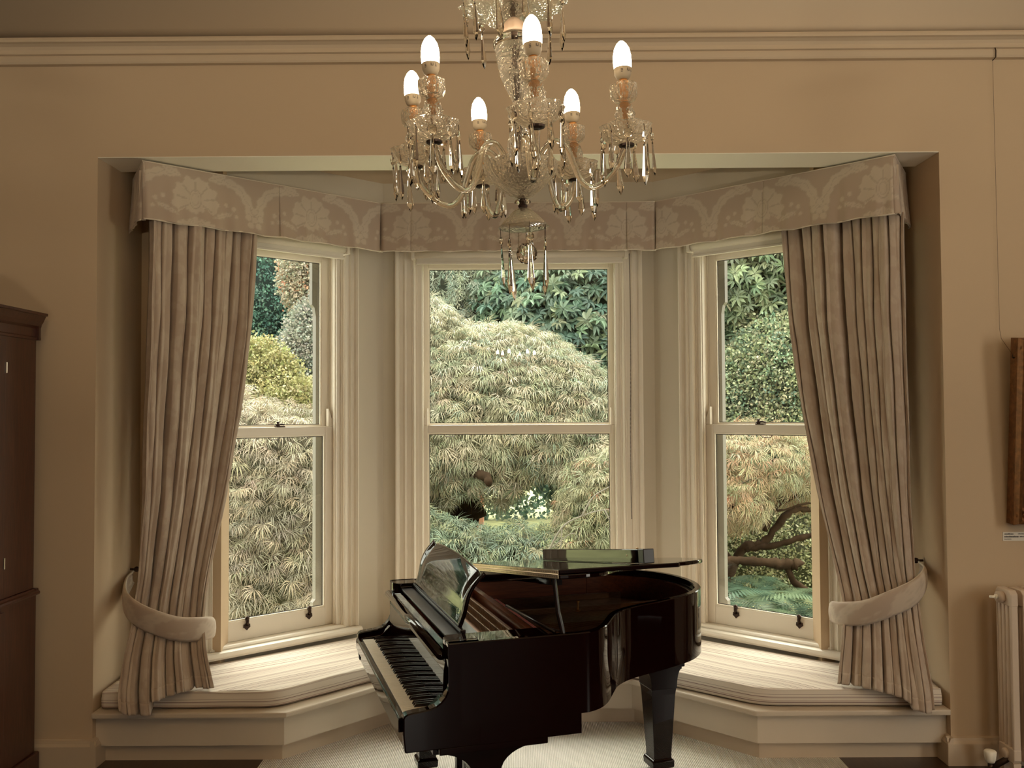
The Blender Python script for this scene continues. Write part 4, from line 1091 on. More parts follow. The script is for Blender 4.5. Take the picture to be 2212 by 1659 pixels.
moulding([(0,2.36),(.008,2.362),(.010,2.374),(.004,2.380),(.004,2.425),(.010,2.430),(.020,2.438),(.034,2.458),(.045,2.482),(.050,2.492),(.060,2.494),(.060,2.508),(0,2.512)], 'cornice')
for z0, z1, nm in ((1.03, 2.34, 'door'), (.15, .94, 'lower_door')):
    x = fx+(.012 if z0 < .9 else 0)
    for y0, y1 in ((ny+.02, (ny+.4)/2), ((ny+.4)/2+.004, .40)):
        b = MB(); b.box(x, x+.016, y0, y1, z0, z1); d = b.build('door', M['cab'], cab, bevel=.003)
        b = MB(); frame_y = .07
        b.prism([(y0+frame_y, z0+.08), (y1-frame_y, z0+.08), (y1-frame_y, z1-.08), (y0+frame_y, z1-.08)], x+.016, x+.022, 'yzx'); b.build('door_panel', M['cab'], d, bevel=.006)
        b = MB(); b.smooth = True; b.lathe([(.006, 0), (.006, .012), (.012, .018), (.010, .026), (0, .028)], 12, (0, 0, 0), Matrix.Translation((x+.016, y0+.035 if y0 > ny+.1 else y1-.035, (z0+z1)/2)) @ Matrix.Rotation(PI/2, 4, 'Y')); b.build('knob', M['brass'], d)
        if z0 > .9 and y1 > .3:
            for zz in (1.185, 2.195):
                b = MB(); b.tube([(x+.018, .403, zz-.028), (x+.018, .403, zz+.028)], .004, 8); b.build('hinge', M['steel'], d)

# ================================================================== FRAMED PICTURE, WIRE, LABEL
PT = .085; PLOC = Vector((3.205, 4.912, 1.83))
pic = tag(empty('framed_picture', PLOC), 'picture in heavy carved gilt frame hanging on the wall above the radiator', 'picture')
pic.rotation_euler = (PT, 0, 0)
hw, hh = .49, .512
b = MB(); pf = [(0, .04), (0, -.03), (.012, -.062), (.020, -.066), (.030, -.058), (.034, -.045), (.050, -.040), (.075, -.052), (.090, -.050), (.098, -.038), (.104, -.030), (.112, -.034), (.118, -.022), (.118, .02), (.01, .04)]
# leaning slightly forward like a hung picture
n = len(pf); vs = []
for p, d in pf: vs += [(-(hw-p), d, -(hh-p)), (hw-p, d, -(hh-p)), (hw-p, d, hh-p), (-(hw-p), d, hh-p)]
b.add(vs, [(i*4+k, i*4+(k+1) % 4, ((i+1) % n)*4+(k+1) % 4, ((i+1) % n)*4+k) for i in range(n) for k in range(4)])
fr = b.build('frame', M['gilt'], pic)
b = MB()
for s in (-1, 1):
    for k in range(44):
        z = -hh+.05+k*(2*hh-.1)/43
        b.lathe([(0, -.006), (.006, -.003), (.0075, 0), (.005, .003), (0, .006)], 6, (0, 0, 0), Matrix.Translation((s*(hw-.062+.007*(-1)**k), -.046, z)) @ Matrix.Rotation(PI/2+.3*(-1)**k, 4, 'X') @ Matrix.Diagonal((1, 1.5, 1, 1)))
for sx in (-1, 1):
    for sz in (-1, 1):
        for a, r in ((0, 0), (.9, .03), (2.0, .03), (-.9, .035), (3.1, .035), (4.2, .03)):
            b.lathe([(0, -.01), (.016, -.004), (.018, 0), (.01, .006), (0, .01)], 7, (0, 0, 0), Matrix.Translation((sx*(hw-.055)+r*math.cos(a), -.048, sz*(hh-.055)+r*math.sin(a))) @ Matrix.Rotation(PI/2, 4, 'X'))
b.build('carving', M['gilt'], fr)
b = MB(); b.box(-hw+.11, hw-.11, -.018, -.010, -hh+.11, hh-.11); b.build('canvas', M['canvas'], pic)
b = MB(); b.lathe([(.004, 0), (.009, .004), (.004, .008)], 8, (-hw-.006, .0, .40)); b.tube([(-hw-.002, .0, .40), (-hw-.012, 0, .405), (-hw-.010, 0, .42)], .003, 6); b.build('eyelet', M['darkmetal'], pic)
PI_ = Matrix.Rotation(-PT, 4, 'X')
WP = lambda x, y, z: tuple(PI_ @ (Vector((x, y, z))-PLOC))
b = MB(); b.tube([(-hw-.010, 0, .42), WP(2.698, 4.975, 2.345), WP(2.695, 4.984, 2.40), WP(2.690, 4.984, 3.915)], .0009, 5)
b.tube([WP(2.690, 4.984, 3.915), WP(2.690, 4.95, 3.92), WP(2.690, 4.948, 3.955), WP(2.690, 4.956, 3.975)], .003, 6); b.build('hanging_wire', M['darkmetal'], pic)
lab = tag(empty('label_card', (2.80, 4.999, 1.246)), 'small white printed card on the wall below the gilt picture frame', 'label')
b = MB(); b.box(-.107, .107, -.003, 0, -.024, .024); b.build('card', M['paper'], lab)
b = MB()
for z, segs in ((.013, [(-.098,-.048,.0032),(-.022,.02,.0022),(.03,.06,.0022)]), (-.002, [(-.098,-.02,.0034),(-.014,.03,.0024),(.036,.08,.0024)]), (-.015, [(-.098,-.060,.0018)])):
    for x0, x1, h in segs:
        x = x0
        while x < x1:
            w_ = random.choice((.003, .004, .0026)); b.box(x, min(x+w_, x1), -.0036, -.0031, z-h, z+h*(1 if random.random() < .7 else 1.5)); x += w_+.0012
b.build('printed_lines', M['ink'], lab)

# ================================================================== RADIATOR
rad = tag(empty('radiator', (2.60, 4.80, 0)), 'cream cast-iron column radiator standing under the gilt picture', 'radiator')
def section():
    b = MB()
    z0, z1 = .075, 1.0; d = .075; w2 = .020
    # four columns joined by solid top and bottom headers
    for k in range(4):
        y = -d+.019+k*(2*d-.038)/3
        b.smooth = True
        b.tube([(0, y, .16), (0, y, .92)], [.0165, .0165], 10)
    b.smooth = False
    def head(za, zb, crown):
        p = [(-d, za), (-d, zb-.02), (-d+.02, zb), (d-.02, zb), (d, zb-.02), (d, za)] if crown else [(-d+.012, za), (-d, za+.02), (-d, zb), (d, zb), (d, za+.02), (d-.012, za)]
        b.prism(p, -w2, w2, 'yzx')
    head(.915, 1.0, True); head(.10, .175, False)
    b.box(-.006, .006, -d+.01, d-.01, .16, .92)
    for y in (-d+.0006, d-.0146): b.box(-w2*.92, w2*.92, y, y+.014, .17, .92)
    b.smooth = True
    for z in (.955, .135): b.tube([(-.035, .0, z), (.035, .0, z)], .026, 14)
    b.smooth = False
    return b
sec = section().build('section', M['radi'], rad, bevel=.006)
for k in range(12):
    o = sec if k == 0 else dup(sec, rad); o.location = (k*.064, .0, 0)
for k in (0, 11):
    b = MB(); b.prism([(-.02+k*.064, .10), (.02+k*.064, .10), (.016+k*.064, .0), (-.016+k*.064, .0)], -.07, -.03, 'xzy'); b.prism([(-.02+k*.064, .10), (.02+k*.064, .10), (.016+k*.064, .0), (-.016+k*.064, .0)], .03, .07, 'xzy'); b.build('foot', M['radi'], rad)
b = MB(); b.smooth = True; b.tube([(-.02, 0, .955), (-.05, 0, .955)], .030, 16); b.build('end_plug', M['radi'], rad)
b = MB(); b.smooth = True; b.tube([(-.05, 0, .955), (-.062, 0, .955)], .013, 10); b.tube([(-.062, 0, .955), (-.088, 0, .955)], .008, 10); b.build('bleed_nut', M['white'], rad)
vv = empty('valve', (-.105, -.0, .0), parent=rad)
b = MB(); b.smooth = True; b.tube([(.0, 0, -.02), (.0, 0, .085)], .013, 12); b.tube([(.0, 0, .055), (.085, 0, .1), (.1, 0, .12)], .016, 12); b.lathe([(.018, .035), (.021, .04), (.021, .055), (.016, .062)], 8); b.build('valve_body', M['darkmetal'], vv)
b = MB(); b.smooth = True; b.lathe([(.0, .085), (.021, .086), (.026, .100), (.030, .125), (.031, .142), (.026, .148), (0, .149)], 20); b.build('valve_head', M['white'], vv)
# ================================================================== GARDEN
GZ = -.15
LEAF = .56
b = MB(); b.box(-30, 30, 7.0, 60, GZ-.2, GZ); struct(b.build('ground', M['lawn']))
UPV = np.array((0, 0, 1.0))
def proto_lace(rng, nb=11, droop=.45):
    V = []; F = []
    for a in np.linspace(-1.75, 1.75, nb)+rng.uniform(-.12, .12, nb):
        L = (.62+.42*math.cos(a*.75))*rng.uniform(.85, 1.12); w_ = .027*rng.uniform(.8, 1.3)
        d = np.array((math.cos(a), math.sin(a), 0)); s = np.array((-math.sin(a), math.cos(a), 0))
        z0 = rng.uniform(-.04, .10); n = len(V)
        pm = d*L*.5+np.array((0, 0, z0*1.2)); tp = d*L+np.array((0, 0, -droop*L*rng.uniform(.5, 1.3)))
        V += [d*.03, pm-s*w_+np.array((0, 0, .01)), tp, pm+s*w_+np.array((0, 0, .01))]; F.append((n, n+1, n+2, n+3))
    return np.array(V), np.array(F)
def proto_whorl(rng, nb=8):
    V = []; F = []
    for k in range(nb):
        a = 2*PI*k/nb+rng.uniform(-.2, .2); L = rng.uniform(.8, 1.1); w_ = .15*rng.uniform(.85, 1.15); e = rng.uniform(-.25, .35)
        # whorl axis is X; leaves radiate in YZ and tip forward
        r = np.array((0, math.cos(a), math.sin(a))); s = np.array((0, -math.sin(a), math.cos(a))); ax = np.array((1, 0, 0))
        P = lambda t, q, f: r*L*t+ax*(L*(.22*math.sin(PI*t*.9)+e*t*.6-.25*t*t))+s*w_*q+ax*f
        n = len(V); V += [P(.04, 0, 0), P(.38, -.9, .05), P(.72, -.85, .04), P(1, 0, -.03), P(.72, .85, .04), P(.38, .9, .05)]
        F += [(n, n+1, n+2, n+3), (n, n+3, n+4, n+5)]
    return np.array(V), np.array(F)
def proto_small(rng, nb=9):
    V = []; F = []
    for k in range(nb):
        c = rng.normal(0, .38, 3); d = rng.normal(0, 1, 3)+np.array((.7, 0, -.2)); d /= np.linalg.norm(d); s = np.cross(d, rng.normal(0, 1, 3)); s /= np.linalg.norm(s)
        L = rng.uniform(.35, .55); w_ = L*.33; n = len(V)
        V += [c, c+d*L*.45-s*w_, c+d*L, c+d*L*.45+s*w_]; F.append((n, n+1, n+2, n+3))
    return np.array(V), np.array(F)
def proto_spray(rng, nb=26):
    V = []; F = []
    for k in range(nb):
        t = k/nb; st = np.array((.25*t, 0, -.9*t*t-.1*t)); sd = (-1)**k
        d = np.array((.3, sd*.6, -.7-.4*t))+rng.normal(0, .45, 3); d /= np.linalg.norm(d); s = np.cross(d, (1, 0, .3)); s /= np.linalg.norm(s)
        L = .40*(1-.5*t)*rng.uniform(.6, 1.3); n = len(V); w_ = .020*rng.uniform(.6, 1.5)
        V += [st, st+d*L*.5-s*w_, st+d*L, st+d*L*.5+s*w_]; F.append((n, n+1, n+2, n+3))
    return np.array(V), np.array(F)
PROTO = {}
for kd, fn, cnt in (('lace', proto_lace, 5), ('whorl', proto_whorl, 4), ('small', proto_small, 4), ('spray', proto_spray, 3)):
    PROTO[kd] = [fn(np.random.default_rng(50+k)) for k in range(cnt)]
def place_on(ells, n, rng, facing=-.25, shell=(.78, 1.02), zmin=-9):
    """points on the outside of a union of ellipsoids, on the side that looks at the house"""
    pts = []; nrm = []; A = np.array([e[3]*e[5]+e[4]*e[5]+e[3]*e[4] for e in ells]); A = A/A.sum()
    while len(pts) < n:
        k = rng.choice(len(ells), p=A); e = ells[k]
        d = rng.normal(0, 1, 3); d /= np.linalg.norm(d)
        c = np.array(e[:3]); r = np.array(e[3:6]); nn = d/r; nn /= np.linalg.norm(nn)
        if -nn[1] < facing: continue
        p = c+d*r*rng.uniform(*shell)
        if p[2] < zmin+.22*math.sin(p[0]*5.3)*math.sin(p[0]*2.1+1): continue
        if any(j != k and (((p-np.array(f[:3]))/np.array(f[3:6]))**2).sum() < .62 for j, f in enumerate(ells)): continue
        pts.append(p); nrm.append(nn)
    return np.array(pts), np.array(nrm)
def frames(nrm, rng, kd):
    n = len(nrm)
    if kd == 'whorl': m = nrm*.8+np.array((0, -.15, .45))+rng.normal(0, .35, (n, 3))
    elif kd == 'spray': m = nrm+rng.normal(0, .3, (n, 3)); m[:, 2] *= .2
    elif kd == 'lace': m = nrm*.75+np.array((0, -.1, -.55))+rng.normal(0, .33, (n, 3))
    else: m = nrm+rng.normal(0, .4, (n, 3))
    m /= np.linalg.norm(m, axis=1)[:, None]
    q = (nrm*.9+UPV*.7+rng.normal(0, .25, (n, 3))) if kd != 'spray' else np.broadcast_to(UPV, (n, 3)).copy()
    q -= m*(q*m).sum(1)[:, None]; q /= np.linalg.norm(q, axis=1)[:, None]
    s = np.cross(q, m)
    return np.stack([m, s, q], -1)     # columns
def quad_mesh(name, V, F, C, m, parent):
    me = bpy.data.meshes.new(name); nv, nf = len(V), len(F)
    me.vertices.add(nv); me.vertices.foreach_set('co', V.reshape(-1).astype(np.float32))
    me.loops.add(nf*4); me.loops.foreach_set('vertex_index', F.reshape(-1).astype(np.int32))
    me.polygons.add(nf); me.polygons.foreach_set('loop_start', np.arange(0, nf*4, 4, dtype=np.int32)); me.update(calc_edges=True)
    a = me.color_attributes.new('Col', 'FLOAT_COLOR', 'POINT'); a.data.foreach_set('color', np.concatenate([C, np.ones((nv, 1))], 1).reshape(-1).astype(np.float32))
    me.materials.append(m)
    o = bpy.data.objects.new(name, me); COL.objects.link(o)
    if parent: o.parent = parent
    return o
def pick(pal, n, rng):
    w_ = np.array([p[1] for p in pal], float); k = rng.choice(len(pal), n, p=w_/w_.sum()); c = np.array([p[0] for p in pal])[k]
    return LEAF*c*rng.uniform(.75, 1.2, (n, 1))*rng.uniform(.93, 1.07, (n, 3))
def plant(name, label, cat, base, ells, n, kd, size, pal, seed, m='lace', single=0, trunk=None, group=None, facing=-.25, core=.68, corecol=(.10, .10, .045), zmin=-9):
    rng = np.random.default_rng(seed)
    root = tag(empty(name, base), label, cat, group); B = np.array(base)
    pts, nrm = place_on(ells, n, rng, facing, zmin=zmin); R = frames(nrm, rng, kd); col = pick(pal, n, rng); sc = size*rng.uniform(.75, 1.2, n)
    # the leaves that show largest become single leaves, the rest one mass
    order = np.argsort(np.linalg.norm(pts-np.array((0, 0, 1.95)), axis=1)-nrm[:, 1]*-.6)
    one = set(order[:single].tolist()) if single else set()
    Vs, Fs, Cs = [], [], []; off = 0
    sel = np.array([i for i in range(n) if i not in one]); pv = rng.integers(0, len(PROTO[kd]), n)
    for v, (PV, PF) in enumerate(PROTO[kd]):
        ii = sel[pv[sel] == v]
        if not len(ii): continue
        W_ = np.einsum('nij,vj->nvi', R[ii], PV)*sc[ii][:, None, None]+pts[ii][:, None, :]-B
        k = len(PV); F_ = (PF[None]+(np.arange(len(ii))*k)[:, None, None]).reshape(-1, 4)+off
        Vs.append(W_.reshape(-1, 3)); Fs.append(F_); tipd = 1+.0*PV[:, 0]
        Cs.append((col[ii][:, None, :]*rng.uniform(.88, 1.12, (len(ii), k, 1))).reshape(-1, 3)); off += len(ii)*k
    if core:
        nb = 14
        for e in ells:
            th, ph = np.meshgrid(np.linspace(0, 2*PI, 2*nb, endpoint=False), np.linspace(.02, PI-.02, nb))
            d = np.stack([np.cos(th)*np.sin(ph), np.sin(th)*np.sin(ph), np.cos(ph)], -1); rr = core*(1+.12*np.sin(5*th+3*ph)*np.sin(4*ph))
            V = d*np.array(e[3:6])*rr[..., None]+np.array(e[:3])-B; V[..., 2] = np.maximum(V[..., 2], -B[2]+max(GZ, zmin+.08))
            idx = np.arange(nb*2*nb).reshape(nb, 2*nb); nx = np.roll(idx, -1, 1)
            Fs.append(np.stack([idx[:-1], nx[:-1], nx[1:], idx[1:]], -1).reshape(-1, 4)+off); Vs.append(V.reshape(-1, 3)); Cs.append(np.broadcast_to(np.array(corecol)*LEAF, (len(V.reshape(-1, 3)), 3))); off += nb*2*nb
    o = quad_mesh('foliage', np.concatenate(Vs), np.concatenate(Fs), np.concatenate(Cs), M[m], root); o['kind'] = 'stuff'
    if single:
        pal_m = {}
        nm = 'leaf' if kd == 'lace' else 'leaf_whorl'
        for i in one:
            key = (pv[i], int(rng.integers(0, 3)))
            if key not in pal_m:
                PV, PF = PROTO[kd][pv[i]]; me = quad_mesh(nm, PV, PF, np.broadcast_to(pick(pal, 1, rng)[0], (len(PV), 3)), M[m], root)
                pal_m[key] = me; ob = me
            else:
                ob = pal_m[key].copy(); COL.objects.link(ob); ob.parent = root
            mt = Matrix([list(R[i][r]*sc[i])+[pts[i][r]-B[r]] for r in range(3)]+[[0, 0, 0, 1]]); ob.matrix_local = mt
    if trunk:
        b = MB(); b.smooth = True
        for path, r in trunk:
            P = [(p[0]-B[0], p[1]-B[1], p[2]-B[2]) for p in path]; Q = smooth_path(P, max(8, len(P)*6)); rr = np.linspace(r[0], r[1], len(Q))*rng.uniform(.82, 1.2, len(Q)); Q = [q+rng.normal(0, r[1]*.35, 3) for q in Q]
            b.tube([tuple(q) for q in Q], [float(x) for x in rr], 9)
        b.build('trunk', M['bark'], root)
    return root
def twigs(root, paths, m='twig'):
    B = root.location; b = MB(); b.smooth = True
    for path, r in paths:
        Q = smooth_path([(p[0]-B.x, p[1]-B.y, p[2]-B.z) for p in path], len(path)*5); b.tube([tuple(q) for q in Q], [float(x) for x in np.linspace(r, r*.3, len(Q))], 6)
    return b.build('bare_twig', M[m], root)

olive = [((.58,.54,.36), 4), ((.74,.68,.50), 3), ((.42,.46,.30), 3), ((.36,.44,.32), 2), ((.72,.58,.40), .6)]
# main lace-leaf maple in the middle window
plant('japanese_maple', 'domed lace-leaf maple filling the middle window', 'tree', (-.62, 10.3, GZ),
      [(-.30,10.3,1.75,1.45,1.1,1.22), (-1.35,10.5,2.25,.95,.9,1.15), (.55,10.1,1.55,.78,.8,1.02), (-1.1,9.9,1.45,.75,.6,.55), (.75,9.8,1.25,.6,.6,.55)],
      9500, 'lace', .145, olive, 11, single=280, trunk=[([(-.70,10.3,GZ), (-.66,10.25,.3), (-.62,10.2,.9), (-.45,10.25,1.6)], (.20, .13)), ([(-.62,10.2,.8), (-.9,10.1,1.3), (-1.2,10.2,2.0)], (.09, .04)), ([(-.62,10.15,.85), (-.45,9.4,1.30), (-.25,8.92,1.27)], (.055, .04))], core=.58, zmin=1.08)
# maple seen through the left window
plant('japanese_maple', 'pinkish cream lace-leaf maple filling the lower left window', 'tree', (-2.3, 9.2, GZ),
      [(-2.45,9.1,.95,1.05,.8,1.12), (-3.1,9.5,1.3,.9,.8,.95), (-1.75,9.3,.85,.6,.6,.95), (-2.4,8.7,.25,.9,.5,.75)],
      5200, 'lace', .140, [((.62,.52,.38), 4), ((.70,.62,.46), 3), ((.42,.36,.27), 3), ((.52,.50,.33), 2)], 12, single=220, trunk=[([(-2.3,9.3,GZ), (-2.3,9.3,.3), (-2.4,9.2,.9)], (.12, .07))])
# cascade in front of the trunk, lower left of the middle window
plant('low_maple', 'low blue-green lace-leaf shrub in front of the maple trunk', 'shrub', (-.5, 8.9, GZ),
      [(-.62,8.9,.30,.62,.5,.60), (.02,8.9,.30,.6,.5,.54), (-1.15,9.1,.5,.5,.5,.6)], 2600, 'lace', .145, [((.34,.42,.30), 4), ((.48,.52,.32), 2), ((.26,.35,.26), 3), ((.58,.56,.36), 1)], 13, single=120)
# orange tinged maple between the middle and right windows, with bare twisted branches
mr = plant('japanese_maple', 'orange tinged lace-leaf maple with bare twisted branches in the right window', 'tree', (1.9, 9.2, GZ),
      [(2.35,9.3,1.42,.85,.6,.42), (2.9,9.6,1.30,.7,.6,.40), (1.75,9.2,1.15,.45,.45,.5), (2.2,9.0,1.12,.35,.35,.36)], 2500, 'lace', .115, [((.68,.52,.32), 4), ((.62,.58,.36), 3), ((.74,.46,.30), 1.4), ((.46,.50,.30), 2), ((.72,.24,.14), .12)], 14, core=0, single=90,
      trunk=[([(2.2,9.2,GZ), (2.15,9.2,.2), (2.3,9.15,.55), (2.5,9.12,.62), (2.75,9.1,.92), (3.0,9.2,.94), (3.2,9.2,1.0)], (.062, .018)), ([(2.2,9.2,.35), (2.05,9.2,.7), (2.1,9.2,1.0), (2.0,9.25,1.25)], (.04, .014)),
             ([(2.5,9.1,.75), (2.62,9.05,1.0), (2.95,9.1,1.12), (3.15,9.2,1.16)], (.035, .012)), ([(2.3,9.15,.55), (2.6,9.05,.60), (2.95,9.0,.70), (3.35,9.1,.55)], (.038, .02)), ([(2.1,9.15,.95), (2.4,9.1,1.03), (2.75,9.0,1.10)], (.03, .012)),
             ([(2.15,9.2,.2), (1.95,9.2,.55), (2.05,9.2,.85), (1.9,9.2,1.15)], (.045, .015)), ([(2.62,9.05,1.0),(2.58,9.0,1.12),(2.7,9.0,1.25)], (.022,.008)), ([(2.4,9.1,1.0),(2.62,9.0,.95),(2.9,9.0,1.02),(3.1,9.0,.98)], (.016,.006)), ([(2.05,9.2,.85),(2.2,9.1,.93),(2.35,9.0,.90),(2.5,9.0,1.0)], (.016,.006))])
twigs(mr, [([(2.2,9.0,1.2),(2.4,8.95,1.28),(2.65,8.9,1.22),(2.8,8.9,1.05)], .012), ([(2.0,9.0,1.3),(2.25,8.95,1.38),(2.5,8.9,1.36)], .010)])
plant('low_maple', 'drooping lace-leaf maple with pale twigs low in the middle window', 'shrub', (.8, 9.0, GZ),
      [(.98,9.1,.80,.62,.5,.80), (.50,8.9,.35,.45,.45,.50), (1.5,9.2,.8,.5,.5,.8)], 2300, 'lace', .130, [((.56,.54,.34), 4), ((.44,.48,.30), 3), ((.66,.56,.36), 2), ((.70,.36,.22), .35)], 15, single=120, core=.6)
tw = tag(empty('bare_branch', (.7, 8.45, .9)), 'pale bare branches spreading over the drooping maple', 'branch')
tb = [([(.25,8.5,.55), (.42,8.45,.86), (.62,8.4,.98), (.82,8.4,1.03), (1.0,8.4,1.00)], .011), ([(.60,8.4,.97), (.72,8.4,1.16), (.93,8.4,1.30), (1.02,8.4,1.55)], .008), ([(.82,8.4,1.03), (.90,8.38,.82), (.86,8.36,.60)], .008), ([(.42,8.45,.86), (.40,8.42,.62), (.36,8.4,.45)], .006), ([(.93,8.4,1.30), (.86,8.4,1.45), (.78,8.4,1.5)], .006), ([(.86,8.4,.85), (.98,8.4,1.0), (1.08,8.4,1.02)], .008), ([(.30,8.5,.65), (.52,8.5,.8), (.6,8.5,.7)], .006)]
twigs(tw, tb)
# rhododendrons behind
rho = [((.22,.34,.24), 4), ((.30,.42,.28), 3), ((.42,.50,.32), 2), ((.16,.27,.21), 3)]
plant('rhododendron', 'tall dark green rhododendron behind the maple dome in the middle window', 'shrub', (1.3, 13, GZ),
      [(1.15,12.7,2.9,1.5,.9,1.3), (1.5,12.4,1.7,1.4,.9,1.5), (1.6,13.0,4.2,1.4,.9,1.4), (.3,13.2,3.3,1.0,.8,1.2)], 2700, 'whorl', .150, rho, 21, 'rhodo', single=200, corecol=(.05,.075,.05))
plant('rhododendron', 'large-leaved rhododendron at the top of the right window', 'shrub', (3.6, 11.6, GZ),
      [(3.5,11.6,3.7,1.5,.9,1.15), (2.7,11.9,3.3,.9,.8,1.1), (4.4,11.8,3.2,1.1,.9,1.3)], 3200, 'whorl', .125, [((.34,.44,.28), 4), ((.46,.53,.33), 3), ((.25,.36,.24), 2), ((.54,.57,.36), 1)], 22, 'rhodo', single=220, corecol=(.06,.08,.05))
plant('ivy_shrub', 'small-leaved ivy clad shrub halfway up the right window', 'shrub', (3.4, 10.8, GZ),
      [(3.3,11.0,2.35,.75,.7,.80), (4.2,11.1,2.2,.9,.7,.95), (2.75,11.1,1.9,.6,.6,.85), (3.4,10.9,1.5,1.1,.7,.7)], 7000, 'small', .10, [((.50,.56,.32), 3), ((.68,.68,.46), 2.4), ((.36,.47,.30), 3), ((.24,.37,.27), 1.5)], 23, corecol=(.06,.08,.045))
plant('conifer', 'grey green drooping conifer at the top left of the middle window', 'tree', (-1, 13.8, GZ),
      [(-.9,13.8,3.4,1.3,.9,1.9), (-2.0,14.2,3.2,1.1,.9,2.2)], 2600, 'spray', .36, [((.40,.45,.32), 3), ((.30,.38,.29), 3), ((.50,.52,.38), 1)], 24, corecol=(.07,.09,.055), trunk=[([(-1,13.9,GZ), (-1,13.9,3)], (.15, .08))])
plant('conifer', 'dark blue-green conifer at the top of the left window', 'tree', (-5, 15.4, GZ),
      [(-4.9,15.4,3.6,1.35,1.1,2.3), (-6.2,15.6,3.2,1.3,1.0,2.6), (-3.6,16.4,3.4,1.2,.9,2.5)], 6000, 'small', .14, [((.14,.29,.24), 4), ((.20,.36,.29), 3), ((.28,.42,.32), 1)], 25, corecol=(.03,.06,.05))
plant('rowan_tree', 'orange berried rowan tree high in the left window', 'tree', (-3.4, 13.4, GZ),
      [(-3.05,13.4,4.05,.47,.5,.75), (-2.75,13.6,3.5,.4,.5,.6)], 2400, 'small', .11, [((.68,.56,.42), 3), ((.62,.58,.44), 3), ((.74,.38,.24), .6), ((.45,.48,.36), 2)], 26, core=.6, corecol=(.2,.17,.12), trunk=[([(-3.2,13.6,GZ), (-3.2,13.6,3.5)], (.07, .04))])
plant('silver_shrub', 'silvery white leaved shrub below the rowan in the left window', 'shrub', (-3.1, 12.8, GZ),
      [(-2.95,12.9,2.85,.42,.5,.75), (-2.5,13.2,2.5,.5,.5,.9)], 2600, 'small', .105, [((.66,.64,.56), 4), ((.50,.52,.42), 2), ((.34,.40,.34), 2)], 27, corecol=(.15,.16,.12))
plant('golden_shrub', 'yellow-green feathery shrub in the upper left window', 'shrub', (-3.2, 11.4, GZ),
      [(-3.55,11.5,1.95,.95,.7,1.02), (-2.85,11.2,1.55,.7,.6,.85)], 5200, 'small', .095, [((.60,.56,.26), 4), ((.68,.63,.34), 3), ((.46,.48,.20), 3)], 28, corecol=(.16,.16,.06))
plant('clipped_hedge', 'dark hedge closing the far end of the garden', 'hedge', (0, 18, GZ),
      [(x, 18+.4*math.sin(x), 2.6, 1.9, .9, 3.4+.3*math.sin(x*2.3)) for x in (-10, -7.6, -5.2, -2.8, -.4, 2.0, 4.4, 6.8, 9.2)], 6500, 'small', .26, [((.20,.32,.23), 4), ((.30,.40,.26), 3), ((.14,.25,.20), 2)], 29, corecol=(.04,.06,.04))
plant('ground_cover', 'yellow-green leafy groundcover behind the bare twisted branches', 'shrub', (3.2, 11, GZ),
      [(2.9,10.6,.25,1.3,.6,.95), (4.2,10.8,.3,.9,.6,1.0), (1.6,10.8,.2,.8,.5,.8)], 5600, 'small', .085, [((.58,.58,.32), 4), ((.70,.68,.42), 3), ((.40,.46,.26), 3)], 30, corecol=(.12,.13,.06))
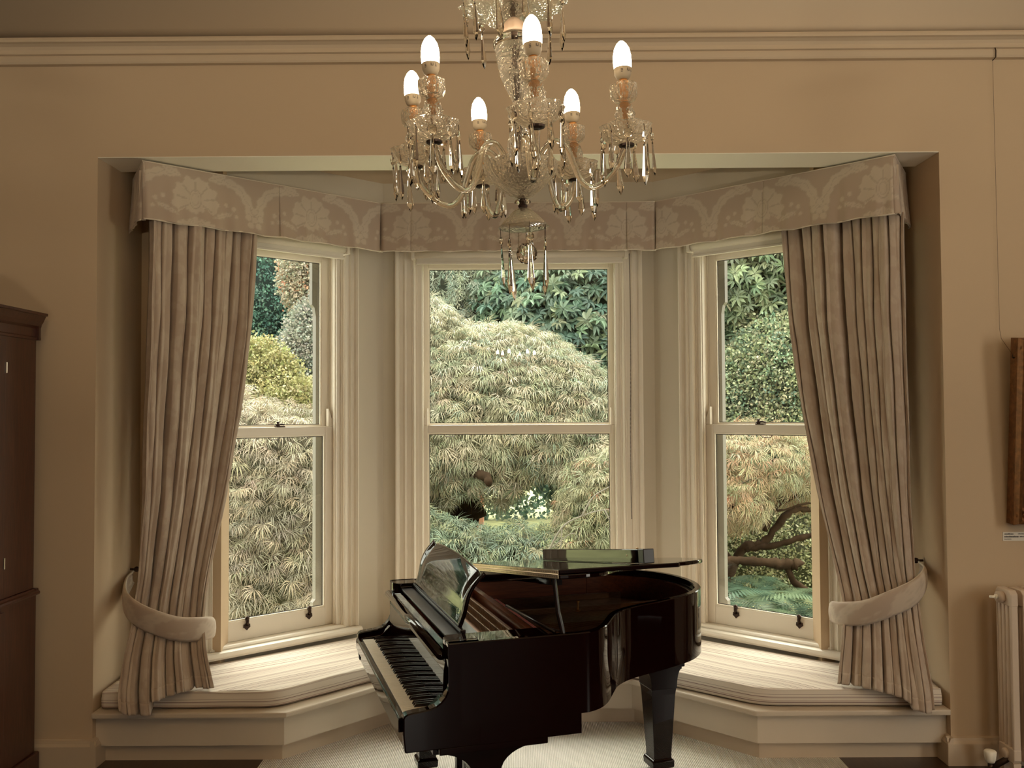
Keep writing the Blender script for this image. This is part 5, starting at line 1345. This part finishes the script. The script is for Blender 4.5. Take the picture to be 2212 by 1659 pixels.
# ferns, mossy log and red post
def fern(x, y, s, seed, label):
    rng = np.random.default_rng(seed); V = []; F = []; C = []
    root = tag(empty('fern', (x, y, GZ)), label, 'fern', 'ferns under the right window')
    for k in range(13):
        V = []; F = []; C = []
        a = 2*PI*k/13+rng.uniform(-.2, .2); L = s*rng.uniform(.8, 1.15); el = rng.uniform(.7, 1.15)
        hd = np.array((math.cos(a), math.sin(a), 0)); sd = np.array((-math.sin(a), math.cos(a), 0))
        pt = lambda t: hd*L*t*math.cos(el*(1-.6*t))+UPV*(L*(math.sin(el)*t*1.25-.75*t*t))
        c = np.array(((.14,.23,.14), (.20,.28,.16), (.10,.18,.12))[k % 3])
        for j in range(40):
            t = .12+.87*j/40; p = pt(t); q = pt(t+.03); pl = L*.19*math.sin(PI*min(1, t*.93+.08))**.8
            for sg in (-1, 1):
                d = sd*sg*pl+(q-p)*2.2+UPV*(-.1*pl); w_ = (q-p)*.30; n = len(V)
                V += [p, p+d*.5-w_, p+d, p+d*.5+w_]; F.append((n, n+1, n+2, n+3)); C += [LEAF*c*rng.uniform(.85, 1.15)]*4
        quad_mesh('frond', np.array(V), np.array(F), np.array(C), M['rhodo'], root)
for i, (x, y, s, lb) in enumerate(((1.95, 8.0, 1.3, 'blue-green fern at the lower inner corner of the right window'), (2.62, 8.2, 1.25, 'fern in the middle of the lower right window pane'), (3.05, 7.9, 1.2, 'fern beside the right curtain, outside the window'), (2.35, 7.6, 1.0, 'nearest fern just below the right window sill'))):
    fern(x, y, s, 60+i, lb)
lg = tag(empty('mossy_log', (2.3, 8.5, .5)), 'fallen mossy log above the ferns in the right window', 'log')
b = MB(); b.smooth = True
lr = np.random.default_rng(5); lp = smooth_path([(-.35, .05, .03), (-.1, .0, .035), (.12, -.02, .015), (.26, -.03, .0), (.36, -.03, .0)], 26); b.tube([tuple(q+lr.normal(0, .006, 3)) for q in lp], [float(x) for x in np.linspace(.036, .055, 26)*lr.uniform(.85, 1.2, 26)], 12); b.tube([(.24, -.03, -.03), (.30, 0, -.16), (.45, .02, -.28), (.85, .02, -.40)], [.03, .032, .045, .045], 10)
b.tube([(-.33, .05, .02), (-.40, .1, -.3), (-.42, .1, -.64)], [.036, .042, .05], 10)
b.build('log_body', M['bark'], lg)
pst = tag(empty('garden_post', (-.60, 14.5, GZ)), 'pinkish wooden post on the lawn behind the maple trunk', 'post')
b = MB(); b.box(-.06, .06, -.06, .06, 0, 1.75); b.build('post_shaft', mat('pink_wood', (.58, .28, .19), .8, var=.3), pst, bevel=.01)
b = MB(); b.box(-.075, .075, -.075, .075, 1.75, 1.80); b.build('post_cap', bpy.data.materials['pink_wood'], pst, bevel=.01)
